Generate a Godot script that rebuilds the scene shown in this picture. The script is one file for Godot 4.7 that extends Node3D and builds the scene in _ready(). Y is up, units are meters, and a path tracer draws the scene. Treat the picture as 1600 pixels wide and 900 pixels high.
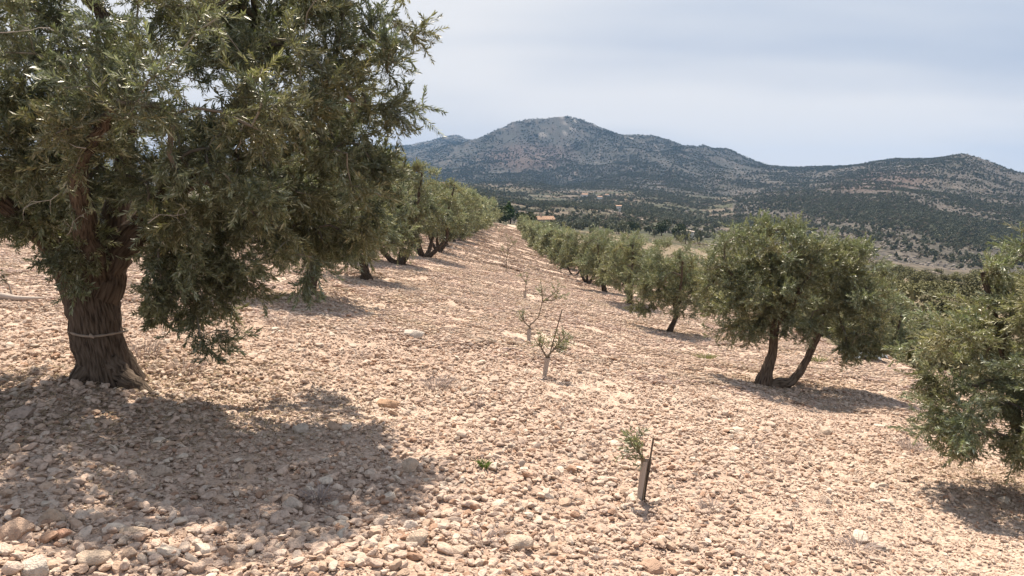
extends Node3D
# An olive grove on stony ground, hills behind. Metres; the eye is at EYE and looks along -Z; "d" is the distance ahead (-z).

const EYE := Vector3(0, 2.0, 0)
const PITCH := 6.92
var M := {}
var taken := {}
var n_coarse := FastNoiseLite.new()
var n_mid := FastNoiseLite.new()
var n_fine := FastNoiseLite.new()
var n_ridge := FastNoiseLite.new()
var n_patch := FastNoiseLite.new()
var n_rock := FastNoiseLite.new()

# height of the ground under the two tree rows: distance ahead, height relative to the eye
const ROW_L := [-6.0, -1.3, 0.0, -1.36, 6.1, -1.50, 12.8, -1.72, 17.6, -1.88, 23.2, -2.08, 29.1, -2.36, 38.8, -2.65, 46.9, -2.92, 70.4, -3.65, 83.4, -4.0, 117.0, -4.35, 126.0, -4.9, 165.0, -9.0]
const ROW_R := [-6.0, -2.0, 0.0, -2.2, 6.0, -2.5, 11.5, -2.85, 17.9, -3.23, 24.9, -3.60, 30.2, -3.88, 41.4, -4.42, 53.4, -4.8, 70.6, -5.35, 101.9, -5.9, 117.0, -5.6, 126.0, -6.2, 165.0, -10.0]
# the country beyond the grove: bearing (x / d), then distance and height relative to the eye along that bearing
const LAND := [
	[-0.8835, [60,-1.4, 150,-2.4, 400,0.0, 1000,8.0, 1800,42.9, 3000,119.0, 4200,100.2]],
	[-0.4016, [60,-2.2, 150,-3.8, 400,-1.6, 1000,8.0, 1800,42.9, 3000,147.4, 4200,126.8]],
	[-0.1285, [60,-3.5, 150,-5.8, 300,-5.3, 700,1.1, 1300,14.5, 1700,27.1, 2200,66.4, 2800,133.2, 3600,210.9, 4800,144.9]],
	[-0.0683, [60,-3.5, 150,-5.9, 300,-6.0, 700,1.1, 1250,13.9, 1650,26.3, 2100,75.0, 2600,152.3, 3000,175.7, 3700,263.2, 4800,190.4]],
	[-0.0498, [60,-3.5, 150,-5.9, 300,-6.2, 700,0.6, 1250,12.9, 1650,26.3, 2100,80.0, 2600,166.6, 3000,175.7, 3700,237.1, 4800,171.5]],
	[-0.0125, [60,-3.6, 150,-6.2, 300,-9.5, 600,-5.5, 1000,2.5, 1500,18.5, 1900,50.0, 2300,120.0, 2600,206.0, 3000,208.0, 4800,130.0]],
	[0.0000, [60,-3.6, 150,-6.3, 300,-11.5, 600,-6.7, 1000,1.6, 1500,17.9, 1900,48.3, 2300,123.9, 2600,223.6, 3000,225.2, 4800,114.5]],
	[0.0241, [60,-3.8, 150,-6.5, 300,-13.5, 600,-8.6, 1000,-1.6, 1500,16.7, 1900,51.3, 2300,131.1, 2600,231.7, 3000,229.9, 4800,114.5]],
	[0.0683, [60,-4.1, 150,-7.0, 300,-14.5, 500,-10.4, 800,-8.3, 1200,0.0, 1600,20.4, 2000,71.4, 2350,156.1, 2600,241.9, 3000,236.9, 4800,114.5]],
	[0.1606, [60,-5.1, 150,-8.9, 250,-13.6, 350,-15.2, 500,-14.4, 700,-12.9, 1000,-6.4, 1300,9.3, 1650,42.0, 2050,102.3, 2400,170.7, 2800,159.6, 4800,95.4]],
	[0.2490, [60,-6.1, 150,-11.8, 250,-15.9, 400,-19.6, 600,-20.7, 800,-16.6, 1000,-8.8, 1300,7.3, 1600,33.1, 1950,77.4, 2250,124.7, 2700,117.8, 4800,76.4]],
	[0.3614, [60,-7.3, 120,-12.4, 200,-17.9, 300,-23.4, 450,-25.3, 650,-18.2, 850,-4.1, 950,3.0, 1080,0.9, 1400,20.1, 1800,54.3, 2300,45.7, 4800,57.3]],
	[0.4819, [60,-8.3, 100,-12.0, 160,-17.1, 220,-21.7, 280,-25.5, 330,-27.9, 450,-25.7, 650,-13.5, 800,-1.3, 900,2.2, 1100,18.4, 1350,45.0, 1550,63.9, 2000,60.4, 4800,57.3]],
	[0.5622, [60,-8.8, 100,-12.5, 160,-18.2, 220,-23.6, 280,-28.7, 330,-30.6, 450,-27.5, 650,-17.7, 800,-6.4, 900,-1.4, 1100,23.6, 1350,64.2, 1800,57.2, 4800,57.3]],
	[0.6425, [60,-9.0, 100,-13.0, 160,-18.9, 220,-24.5, 280,-29.6, 330,-31.4, 450,-28.9, 650,-20.8, 800,-11.5, 900,-7.9, 1100,7.0, 1300,28.9, 1800,21.5, 4800,38.2]],
	[0.8835, [60,-9.3, 100,-13.6, 160,-20.1, 280,-31.7, 450,-32.6, 800,-22.4, 1300,0.0, 1800,2.9, 4800,19.1]],
]

# ------------------------------------------------------------------ helpers
func numbered(called: String) -> String:
	var n: int = taken.get(called, 0)
	taken[called] = n + 1
	return called if n == 0 else "%s_%03d" % [called, n]

func tag(o: Node, label: String, category: String, group := "", kind := "") -> Node:
	if label: o.set_meta("label", label)
	if category: o.set_meta("category", category)
	if group: o.set_meta("group", group)
	if kind: o.set_meta("kind", kind)
	return o

func thing(called: String, label: String, category: String, at: Vector3, group := "", turn := 0.0) -> Node3D:
	var o := Node3D.new()
	o.name = numbered(called)
	add_child(o)
	o.position = at
	o.rotation.y = turn
	tag(o, label, category, group)
	return o

func part(called: String, mesh: Mesh, mat: Material, parent: Node) -> MeshInstance3D:
	var o := MeshInstance3D.new()
	o.name = called if parent != self else numbered(called)
	o.mesh = mesh
	o.material_override = mat
	parent.add_child(o, true)
	return o

func many(called: String, mesh: Mesh, mat: Material, buf: PackedFloat32Array, parent: Node) -> MultiMeshInstance3D:
	var mm := MultiMesh.new()
	mm.transform_format = MultiMesh.TRANSFORM_3D
	mm.use_colors = true
	mm.mesh = mesh
	mm.instance_count = buf.size() / 16
	mm.buffer = buf
	var o := MultiMeshInstance3D.new()
	o.name = called if parent != self else numbered(called)
	o.multimesh = mm
	o.material_override = mat
	o.set_meta("kind", "stuff")
	parent.add_child(o, true)
	return o

func put(buf: PackedFloat32Array, b: Basis, p: Vector3, c: Color) -> void:
	buf.append_array(PackedFloat32Array([b.x.x, b.y.x, b.z.x, p.x, b.x.y, b.y.y, b.z.y, p.y, b.x.z, b.y.z, b.z.z, p.z, c.r, c.g, c.b, 1.0]))

func lookup(t: Array, x: float) -> float:
	var n := t.size()
	if x <= t[0]: return t[1]
	for i in range(2, n, 2):
		if x < t[i]:
			return lerpf(t[i - 1], t[i + 1], (x - t[i - 2]) / (t[i] - t[i - 2]))
	return t[n - 1]

func grove(x: float, d: float) -> float:
	var l := lookup(ROW_L, d)
	var r := lookup(ROW_R, d)
	var xr := 4.1 - 0.02 * d
	var y: float
	if x < -3.3:
		y = l + 0.055 * minf(-3.3 - x, 40.0)
	elif x < xr:
		y = lerpf(l, r, (x + 3.3) / (xr + 3.3))
	else:
		y = r - 0.11 * minf(x - xr, 40.0)
		y -= 1.3 * smoothstep(8.2, 9.7, x + 0.25 * sin(d * 0.7))
	return y

func country(x: float, d: float) -> float:
	var dd := maxf(d, 60.0)
	var b := x / dd
	var n := LAND.size()
	if b <= LAND[0][0]: return lookup(LAND[0][1], dd)
	for i in range(1, n):
		if b < LAND[i][0]:
			var t: float = (b - LAND[i - 1][0]) / (LAND[i][0] - LAND[i - 1][0])
			t = lerpf(t, t * t * (3.0 - 2.0 * t), 0.5)
			return lerpf(lookup(LAND[i - 1][1], dd), lookup(LAND[i][1], dd), t)
	return lookup(LAND[n - 1][1], dd)

func height(x: float, z: float) -> float:
	var d := -z
	var w := (1.0 - smoothstep(118.0, 165.0, d)) * (1.0 - smoothstep(15.0, 45.0, x))
	var y := 0.0
	if w > 0.0:
		y += w * (grove(x, d) + n_mid.get_noise_2d(x, z) * 0.11 + n_fine.get_noise_2d(x, z) * 0.035 * (1.0 - 0.6 * smoothstep(9.0, 14.0, d)))
	if w < 1.0:
		var rough := smoothstep(300.0, 900.0, d)
		var crest := 1.0 - 0.85 * (smoothstep(2100.0, 2500.0, d) if x < 0.28 * d else smoothstep(1050.0, 1350.0, d))   # the gullies run out towards the crest
		y += (1.0 - w) * (country(x, d) + n_coarse.get_noise_2d(x, z) * (0.3 + 0.0013 * d) + rough * (absf(n_ridge.get_noise_2d(x * 1.3, z * 0.4)) - 0.25) * -0.014 * d * smoothstep(500.0, 1400.0, d) * crest + n_patch.get_noise_2d(x * 3.0, z * 3.0) * 0.0012 * d)
	return EYE.y + y

func on(x: float, d: float, up := 0.0) -> Vector3:
	return Vector3(x, height(x, -d) + up, -d)

func slope(x: float, z: float, e := 0.15) -> Vector3:
	return Vector3(height(x - e, z) - height(x + e, z), 2.0 * e, height(x, z - e) - height(x, z + e)).normalized()

func spot(px: float, py: float) -> Vector3:    # where the line of sight through a point of the 1600 x 900 frame meets the ground
	var p := deg_to_rad(PITCH)
	var cy := -(py - 450.0) / 1236.0
	var dir := Vector3((px - 800.0) / 1236.0, -sin(p) + cy * cos(p), -cos(p) - cy * sin(p)).normalized()
	var t := 2.0
	while t < 4500.0:
		var q := EYE + dir * t
		if q.y < height(q.x, q.z):
			return Vector3(q.x, height(q.x, q.z), q.z)
		t += maxf(0.02, t * 0.004)
	return EYE + dir * 100.0

func mesh_of(v: PackedVector3Array, i: PackedInt32Array, nrm = null, col = null, uv = null) -> ArrayMesh:
	var a := []
	a.resize(Mesh.ARRAY_MAX)
	if nrm != null:
		for k in range(0, i.size(), 3):
			var a0 := i[k]
			var b0 := i[k + 1]
			var c0 := i[k + 2]
			if (v[c0] - v[a0]).cross(v[b0] - v[a0]).dot(nrm[a0] + nrm[b0] + nrm[c0]) < 0.0:
				i[k + 1] = c0
				i[k + 2] = b0
	a[Mesh.ARRAY_VERTEX] = v
	a[Mesh.ARRAY_INDEX] = i
	if nrm != null: a[Mesh.ARRAY_NORMAL] = nrm
	if col != null: a[Mesh.ARRAY_COLOR] = col
	if uv != null: a[Mesh.ARRAY_TEX_UV] = uv
	var m := ArrayMesh.new()
	m.add_surface_from_arrays(Mesh.PRIMITIVE_TRIANGLES, a)
	return m

class Soup:    # triangles gathered for one mesh
	var v := PackedVector3Array()
	var i := PackedInt32Array()
	var n := PackedVector3Array()
	var c := PackedColorArray()
	var uv := PackedVector2Array()
	func tube(pts: Array, radii: Array, sides: int, col: Color, rough := 0.0, noise: FastNoiseLite = null, vscale := 1.0) -> void:
		var start := v.size()
		var ref := Vector3.RIGHT
		var along := 0.0
		for k in pts.size():
			var p: Vector3 = pts[k]
			var dir: Vector3 = (pts[mini(k + 1, pts.size() - 1)] - pts[maxi(k - 1, 0)]).normalized()
			if absf(ref.dot(dir)) > 0.95: ref = Vector3.FORWARD
			var side := (ref - dir * ref.dot(dir)).normalized()
			ref = side
			var other := dir.cross(side)
			if k > 0: along += p.distance_to(pts[k - 1])
			for s in sides + 1:
				var a := TAU * (s % sides) / sides
				var o := side * cos(a) + other * sin(a)
				var r: float = radii[k]
				if rough > 0.0:
					var q: Vector3 = p + o * r
					r *= 1.0 + rough * (noise.get_noise_3d(q.x * 3.2, q.y * 1.1, q.z * 3.2) * 1.7 + (0.35 - absf(noise.get_noise_3d(q.x * 9.0, q.y * 2.6 + q.x * 2.0, q.z * 9.0))) * 1.3 + noise.get_noise_3d(q.x * 17.0, q.y * 9.0, q.z * 17.0) * 0.5)
				v.append(p + o * r)
				n.append(o)
				c.append(col)
				uv.append(Vector2(float(s) / sides * maxf(1.0, roundf(radii[0] * 12.0)), along * vscale))
		for k in pts.size() - 1:
			for s in sides:
				var q := start + k * (sides + 1) + s
				i.append_array(PackedInt32Array([q, q + sides + 1, q + 1, q + 1, q + sides + 1, q + sides + 2]))
		var top := v.size()
		var last: Vector3 = pts[pts.size() - 1]
		v.append(last); n.append((last - pts[pts.size() - 2]).normalized()); c.append(col); uv.append(Vector2(0, along))
		for s in sides:
			i.append_array(PackedInt32Array([top - sides - 1 + s, top, top - sides + s]))
	func leaf(base: Vector3, dir: Vector3, across: Vector3, length: float, half: float, fold: float, col: Color) -> void:
		var q := v.size()
		var up := across.cross(dir).normalized()
		var mid := base + dir * length * 0.48
		v.append_array(PackedVector3Array([base, mid + across * half + up * fold, base + dir * length - up * fold * 0.8, mid - across * half + up * fold]))
		for k in 4:
			n.append(up); c.append(col); uv.append(Vector2.ZERO)
		i.append_array(PackedInt32Array([q, q + 1, q + 2, q, q + 2, q + 3]))
	func box(lo: Vector3, hi: Vector3, col := Color.WHITE, turn := Basis.IDENTITY, at := Vector3.ZERO, skew := 0.0, rng: RandomNumberGenerator = null) -> void:
		var k := []
		for z in 2:
			for y in 2:
				for x in 2:
					var p := Vector3(hi.x if x else lo.x, hi.y if y else lo.y, hi.z if z else lo.z)
					if rng: p += Vector3(rng.randf_range(-skew, skew), rng.randf_range(-skew, skew), rng.randf_range(-skew, skew))
					k.append(at + turn * p)
		for f in [[0, 2, 3, 1], [4, 5, 7, 6], [0, 1, 5, 4], [2, 6, 7, 3], [0, 4, 6, 2], [1, 3, 7, 5]]:
			var q := v.size()
			var nn: Vector3 = (k[f[1]] - k[f[0]]).cross(k[f[2]] - k[f[0]]).normalized()
			if nn.dot((k[f[0]] + k[f[2]]) * 0.5 - (k[0] + k[7]) * 0.5) < 0.0: nn = -nn
			for e in 4:
				v.append(k[f[e]]); n.append(nn); c.append(col); uv.append(Vector2(e % 2, e / 2))
			i.append_array(PackedInt32Array([q, q + 1, q + 2, q, q + 2, q + 3]))
	func done() -> ArrayMesh:
		for k in range(0, i.size(), 3):
			var a0 := i[k]
			var b0 := i[k + 1]
			var c0 := i[k + 2]
			if (v[c0] - v[a0]).cross(v[b0] - v[a0]).dot(n[a0] + n[b0] + n[c0]) < 0.0:
				i[k + 1] = c0
				i[k + 2] = b0
		var a := []
		a.resize(Mesh.ARRAY_MAX)
		a[Mesh.ARRAY_VERTEX] = v
		a[Mesh.ARRAY_NORMAL] = n
		a[Mesh.ARRAY_COLOR] = c
		a[Mesh.ARRAY_TEX_UV] = uv
		a[Mesh.ARRAY_INDEX] = i
		var m := ArrayMesh.new()
		m.add_surface_from_arrays(Mesh.PRIMITIVE_TRIANGLES, a)
		return m

func noise(kind: int, freq: float, octaves: int, sd: int) -> FastNoiseLite:
	var n := FastNoiseLite.new()
	n.noise_type = kind
	n.frequency = freq
	n.seed = sd
	n.fractal_type = FastNoiseLite.FRACTAL_FBM if octaves > 1 else FastNoiseLite.FRACTAL_NONE
	n.fractal_octaves = octaves
	return n

func noise_tex(n: FastNoiseLite, size: int, ramp = null) -> NoiseTexture2D:
	var t := NoiseTexture2D.new()
	t.width = size
	t.height = size
	t.seamless = true
	t.noise = n
	if ramp != null:
		var g := Gradient.new()
		var offs := PackedFloat32Array()
		var cols := PackedColorArray()
		for e in ramp:
			offs.append(e[0])
			var c: Color = e[1]
			cols.append(c)
		g.offsets = offs
		g.colors = cols
		t.color_ramp = g
	return t

func grey(a: float) -> Color:
	return Color(a, a, a)

func rv(rng: RandomNumberGenerator) -> Vector3:
	var z := rng.randf_range(-1, 1)
	var a := rng.randf_range(0, TAU)
	var r := sqrt(1.0 - z * z)
	return Vector3(r * cos(a), z, r * sin(a))

func rbasis(rng: RandomNumberGenerator) -> Basis:
	return Basis(rv(rng), rng.randf_range(0, TAU))

func ordinal(k: int) -> String:
	return ["first", "second", "third", "fourth", "fifth", "sixth", "seventh", "eighth", "ninth", "tenth", "eleventh", "twelfth", "thirteenth", "fourteenth", "fifteenth", "sixteenth", "seventeenth", "eighteenth", "nineteenth", "twentieth", "twenty-first", "twenty-second"][k]

# ------------------------------------------------------------------ stage
func _ready():
	var t0 := Time.get_ticks_msec()
	n_coarse = noise(FastNoiseLite.TYPE_SIMPLEX_SMOOTH, 0.006, 4, 3)
	n_mid = noise(FastNoiseLite.TYPE_SIMPLEX_SMOOTH, 0.35, 2, 5)
	n_fine = noise(FastNoiseLite.TYPE_SIMPLEX_SMOOTH, 1.9, 2, 8)
	n_ridge = noise(FastNoiseLite.TYPE_SIMPLEX_SMOOTH, 0.0032, 3, 17)
	n_patch = noise(FastNoiseLite.TYPE_SIMPLEX_SMOOTH, 0.008, 3, 23)
	n_rock = noise(FastNoiseLite.TYPE_SIMPLEX_SMOOTH, 1.0, 2, 31)
	camera_and_light()
	materials()
	print("start ", Time.get_ticks_msec() - t0)
	build_ground()
	build_hills()
	print("land ", Time.get_ticks_msec() - t0)
	build_stones()
	print("stones ", Time.get_ticks_msec() - t0)
	build_olives()
	print("olives ", Time.get_ticks_msec() - t0)
	build_saplings()
	build_valley()
	print("valley ", Time.get_ticks_msec() - t0)
	build_small_things()
	print("all ", Time.get_ticks_msec() - t0)

func camera_and_light() -> void:
	var cam := Camera3D.new()
	cam.name = "camera"
	cam.fov = 40.02
	cam.near = 0.1
	cam.far = 9000.0
	cam.position = EYE
	cam.rotation_degrees = Vector3(-PITCH, 0, 0)
	add_child(cam)
	cam.current = true
	var sun := DirectionalLight3D.new()
	sun.name = "sun"
	sun.light_energy = 1.45
	sun.light_color = Color(1.0, 0.945, 0.87)
	sun.light_angular_distance = 0.6
	sun.shadow_enabled = true
	sun.rotation_degrees = Vector3(-64, 187, 0)
	add_child(sun)
	var env := Environment.new()
	env.background_mode = Environment.BG_SKY
	var sky := Sky.new()
	var pm := PanoramaSkyMaterial.new()
	pm.panorama = sky_picture()
	sky.sky_material = pm
	env.sky = sky
	env.background_energy_multiplier = 1.0
	env.tonemap_mode = Environment.TONE_MAPPER_LINEAR
	env.tonemap_exposure = 2.08
	env.sdfgi_enabled = true
	env.ssao_enabled = true
	env.ssil_enabled = true
	env.fog_enabled = true
	env.fog_density = 0.00009
	env.fog_light_color = Color(0.56, 0.77, 1.0)
	var we := WorldEnvironment.new()
	we.name = "environment"
	we.environment = env
	add_child(we)

func sky_picture() -> ImageTexture:
	# pale summer sky: blue above, milky towards the horizon, veiled by thin cirrus all round
	var w := 1024
	var h := 512
	var im := Image.create(w, h, false, Image.FORMAT_RGBF)
	var veil := noise(FastNoiseLite.TYPE_SIMPLEX_SMOOTH, 1.0, 3, 54)
	var wisp := noise(FastNoiseLite.TYPE_SIMPLEX_SMOOTH, 1.0, 5, 44)
	for r in h:
		var e := (0.5 - (r + 0.5) / h) * PI
		for c in w:
			if e < -0.03:
				im.set_pixel(c, r, Color(0.24, 0.20, 0.17))
				continue
			var a := TAU * (c + 0.5) / w - PI / 2.0
			var y := maxf(sin(e), 0.0)
			var dir := Vector3(cos(a) * cos(e), y, sin(a) * cos(e))
			# cloud sheet at a height, stretched with distance
			var k := 1.0 / (y + 0.16)
			var q := Vector2(dir.x * k, dir.z * k)
			var m := veil.get_noise_3d(q.x * 0.3 + 17.0, q.y * 0.48, 0.3)
			var f := wisp.get_noise_3d(q.x * 0.9 + 11.0, q.y * 3.2 - 4.0, 2.0)
			var cover := clampf(0.6 + 1.1 * m + 0.22 * f, 0.0, 1.0)
			var t := pow(1.0 - y, 7.0)
			var blue := Color(0.207, 0.258, 0.342).lerp(Color(0.36, 0.352, 0.358), t)
			var white := Color(0.415, 0.42, 0.435).lerp(Color(0.418, 0.405, 0.40), t)
			im.set_pixel(c, r, blue.lerp(white, cover))
	return ImageTexture.create_from_image(im)

func mat(called: String, rough: float, c := Color.WHITE, vcol := true) -> StandardMaterial3D:
	var m := StandardMaterial3D.new()
	m.resource_name = called
	m.albedo_color = c.linear_to_srgb()
	m.roughness = rough
	m.metallic_specular = 0.3
	m.vertex_color_use_as_albedo = vcol
	M[called] = m
	return m

func materials() -> void:
	var g1 := noise_tex(noise(FastNoiseLite.TYPE_SIMPLEX_SMOOTH, 0.02, 5, 2), 512, [[0.0, grey(0.72)], [0.45, grey(0.9)], [1.0, grey(1.0)]])
	var g2 := noise_tex(noise(FastNoiseLite.TYPE_SIMPLEX_SMOOTH, 0.06, 5, 12), 512)
	var cell := noise(FastNoiseLite.TYPE_CELLULAR, 0.05, 1, 9)
	cell.cellular_return_type = FastNoiseLite.RETURN_DISTANCE
	var peb := noise_tex(cell, 1024, [[0.0, grey(1.0)], [0.55, grey(0.7)], [1.0, grey(0.0)]])
	var m := mat("soil", 0.96)
	m.albedo_texture = g1
	m.uv1_triplanar = true
	m.uv1_world_triplanar = true
	m.uv1_scale = Vector3(0.9, 0.9, 0.9)
	m.heightmap_enabled = true
	m.heightmap_texture = peb
	m.heightmap_scale = 2.5
	m = mat("stone", 0.93)
	m.albedo_texture = g1
	m.uv1_triplanar = true
	m.uv1_world_triplanar = true
	m.uv1_scale = Vector3(3.1, 3.1, 3.1)
	m.heightmap_enabled = true
	m.heightmap_texture = g2
	m.heightmap_scale = 0.6
	m = mat("hill", 0.97)
	m.albedo_texture = noise_tex(noise(FastNoiseLite.TYPE_SIMPLEX_SMOOTH, 0.05, 5, 77), 1024, [[0.0, grey(0.35)], [0.42, grey(0.62)], [0.6, grey(0.9)], [1.0, grey(1.0)]])
	m.uv1_triplanar = true
	m.uv1_world_triplanar = true
	m.uv1_scale = Vector3(0.0042, 0.0042, 0.0042)
	m = mat("bark", 0.92)
	var bn := noise(FastNoiseLite.TYPE_SIMPLEX_SMOOTH, 0.03, 4, 19)
	m.albedo_texture = noise_tex(bn, 512, [[0.0, Color(0.42, 0.4, 0.38)], [0.42, Color(0.78, 0.76, 0.74)], [1.0, Color(1, 1, 1)]])
	m.uv1_scale = Vector3(1.0, 0.35, 1.0)
	m.heightmap_enabled = true
	m.heightmap_texture = m.albedo_texture
	m.heightmap_scale = 3.0
	m = mat("twig", 0.85)
	m = mat("leaf", 0.42)
	m.metallic_specular = 0.5
	m.backlight_enabled = true
	m.backlight = Color(0.70, 0.75, 0.58)
	m.cull_mode = BaseMaterial3D.CULL_DISABLED
	m = mat("far_leaf", 0.8)
	m.backlight_enabled = true
	m.backlight = Color(0.3, 0.33, 0.2)
	m.cull_mode = BaseMaterial3D.CULL_DISABLED
	m = mat("dry", 0.9)
	m.cull_mode = BaseMaterial3D.CULL_DISABLED
	m = mat("guard", 0.6)
	m.cull_mode = BaseMaterial3D.CULL_DISABLED
	m = mat("plaster", 0.9)
	m.albedo_texture = g1
	m.uv1_triplanar = true
	m = mat("rope", 0.95)
	m = mat("glass", 0.12, Color(0.03, 0.035, 0.04), false)
	m = mat("plastic", 0.75)

# ------------------------------------------------------------------ land
func soil_color(x: float, z: float) -> Color:
	var a := n_mid.get_noise_2d(x * 0.6 + 50.0, z * 0.6)
	var b := n_patch.get_noise_2d(x * 12.0, z * 12.0)
	var c := Color(0.56, 0.42, 0.335)
	c = c.lerp(Color(0.62, 0.485, 0.39), clampf(0.5 + a, 0, 1))
	c = c.lerp(Color(0.47, 0.32, 0.24), clampf(b * 0.8, 0, 0.6))
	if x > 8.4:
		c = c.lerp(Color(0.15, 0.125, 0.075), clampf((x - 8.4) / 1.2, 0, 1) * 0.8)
	return c

func build_ground() -> void:
	var rows := 330
	var cols := 190
	var v := PackedVector3Array()
	var c := PackedColorArray()
	var i := PackedInt32Array()
	for r in rows + 1:
		var d := -4.0 + 5.0 * (exp(r / float(rows) * 3.56) - 1.0)
		for k in cols + 1:
			var b := lerpf(-0.95, 0.9, k / float(cols))
			var x := b * (d + 8.0)
			v.append(Vector3(x, height(x, -d), -d))
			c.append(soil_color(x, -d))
	for r in rows:
		for k in cols:
			var q := r * (cols + 1) + k
			i.append_array(PackedInt32Array([q, q + cols + 1, q + 1, q + 1, q + cols + 1, q + cols + 2]))
	var st := SurfaceTool.new()
	st.create_from_arrays(mesh_of(v, i, null, c).surface_get_arrays(0))
	st.generate_normals()
	var o := part("ground", st.commit(), M.soil, self)
	tag(o, "", "", "", "structure")

func hill_color(x: float, z: float, y: float, up: float) -> Color:
	var d := -z
	var b := x / d
	var a := n_patch.get_noise_2d(x * 0.9, z * 0.28)
	var s := n_patch.get_noise_2d(x * 3.0 + 900.0, z * 1.3)
	var scrub := Color(0.085, 0.083, 0.072).lerp(Color(0.06, 0.062, 0.05), clampf(0.5 + a * 1.6, 0, 1))
	# brown marl on the right-hand hill, grey limestone on the mountain
	scrub = scrub.lerp(Color(0.128, 0.113, 0.092).lerp(Color(0.098, 0.092, 0.07), clampf(0.5 + a * 1.6, 0, 1)), smoothstep(0.2, 0.32, b + a * 0.06) * float(d < 1700.0))
	scrub = scrub.lerp(Color(0.155, 0.132, 0.112), clampf(s * 1.8 - 0.25, 0, 0.6))
	# rusty burnt slope under the summit and on the right-hand hill
	var rust := clampf(1.0 - Vector2((b - 0.02) / 0.07, (y - 95.0) / 55.0).length(), 0, 1) * float(d > 1700.0)
	rust = maxf(rust, clampf(1.0 - Vector2((b - 0.46) / 0.08, (d - 1050.0) / 260.0).length(), 0, 1))
	scrub = scrub.lerp(Color(0.15, 0.10, 0.08), clampf(rust * 1.5, 0, 0.7))
	# bare limestone
	var rock := n_coarse.get_noise_2d(x * 1.7 + 300.0, z * 1.7)
	var crag := n_patch.get_noise_2d(x * 4.0 + 70.0, z * 4.0)
	if d > 2000.0 and y > 150.0:
		scrub = scrub.lerp(Color(0.36, 0.33, 0.30), smoothstep(0.22, 0.5, rock * 0.6 + crag * 0.8 + (y - 235.0) * 0.002))
	else:
		scrub = scrub.lerp(Color(0.26, 0.22, 0.19), 0.7 * smoothstep(0.3, 0.55, rock * 0.5 + crag * 0.8))
	# valley fields: strips of dry grass, ploughed soil and green
	var flat := 1.0 - smoothstep(1150.0, 1350.0, d + b * 900.0)
	if b > 0.28: flat = 1.0 - smoothstep(270.0, 330.0, d)
	if flat > 0.0:
		var u := x * 0.012 + floorf(d / 46.0 + 0.4 * a) * 7.3
		var f := n_rock.get_noise_2d(floorf(u + 0.3 * s) * 3.1, floorf(d / 46.0 + 0.4 * a) * 5.7)
		var field := Color(0.15, 0.13, 0.08)
		if f > 0.22: field = Color(0.24, 0.19, 0.14)
		elif f > 0.02: field = Color(0.105, 0.105, 0.055)
		elif f < -0.25: field = Color(0.085, 0.09, 0.05)
		scrub = scrub.lerp(field, flat * 0.85)
	return scrub

func build_hills() -> void:
	var rows := 330
	var cols := 420
	var v := PackedVector3Array()
	var c := PackedColorArray()
	var i := PackedInt32Array()
	for r in rows + 1:
		var d := 28.0 * exp(r / float(rows) * 5.12)
		for k in cols + 1:
			var x := lerpf(-0.92, 0.92, k / float(cols)) * d
			var y := height(x, -d)
			if d < 150.0: y -= 0.4 + 1.2 * (1.0 - smoothstep(100.0, 150.0, d))
			v.append(Vector3(x, y, -d))
			c.append(hill_color(x, -d, y, 1.0))
	for r in rows:
		for k in cols:
			var q := r * (cols + 1) + k
			i.append_array(PackedInt32Array([q, q + cols + 1, q + 1, q + 1, q + cols + 1, q + cols + 2]))
	var st := SurfaceTool.new()
	st.create_from_arrays(mesh_of(v, i, null, c).surface_get_arrays(0))
	st.generate_normals()
	var o := part("hills", st.commit(), M.hill, self)
	tag(o, "", "", "", "structure")

# ------------------------------------------------------------------ stones
func ico(level: int) -> Array:
	var t := (1.0 + sqrt(5.0)) / 2.0
	var v: Array = []
	for p in [[-1, t, 0], [1, t, 0], [-1, -t, 0], [1, -t, 0], [0, -1, t], [0, 1, t], [0, -1, -t], [0, 1, -t], [t, 0, -1], [t, 0, 1], [-t, 0, -1], [-t, 0, 1]]:
		v.append(Vector3(p[0], p[1], p[2]).normalized())
	var f := [0, 11, 5, 0, 5, 1, 0, 1, 7, 0, 7, 10, 0, 10, 11, 1, 5, 9, 5, 11, 4, 11, 10, 2, 10, 7, 6, 7, 1, 8, 3, 9, 4, 3, 4, 2, 3, 2, 6, 3, 6, 8, 3, 8, 9, 4, 9, 5, 2, 4, 11, 6, 2, 10, 8, 6, 7, 9, 8, 1]
	for l in level:
		var mids := {}
		var nf := []
		for k in range(0, f.size(), 3):
			var m := []
			for e in 3:
				var a: int = f[k + e]
				var b: int = f[k + (e + 1) % 3]
				var key := mini(a, b) * 100000 + maxi(a, b)
				if not mids.has(key):
					mids[key] = v.size()
					v.append(((v[a] + v[b]) * 0.5).normalized())
				m.append(mids[key])
			nf.append_array([f[k], m[0], m[2], f[k + 1], m[1], m[0], f[k + 2], m[2], m[1], m[0], m[1], m[2]])
		f = nf
	return [v, f]

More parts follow.
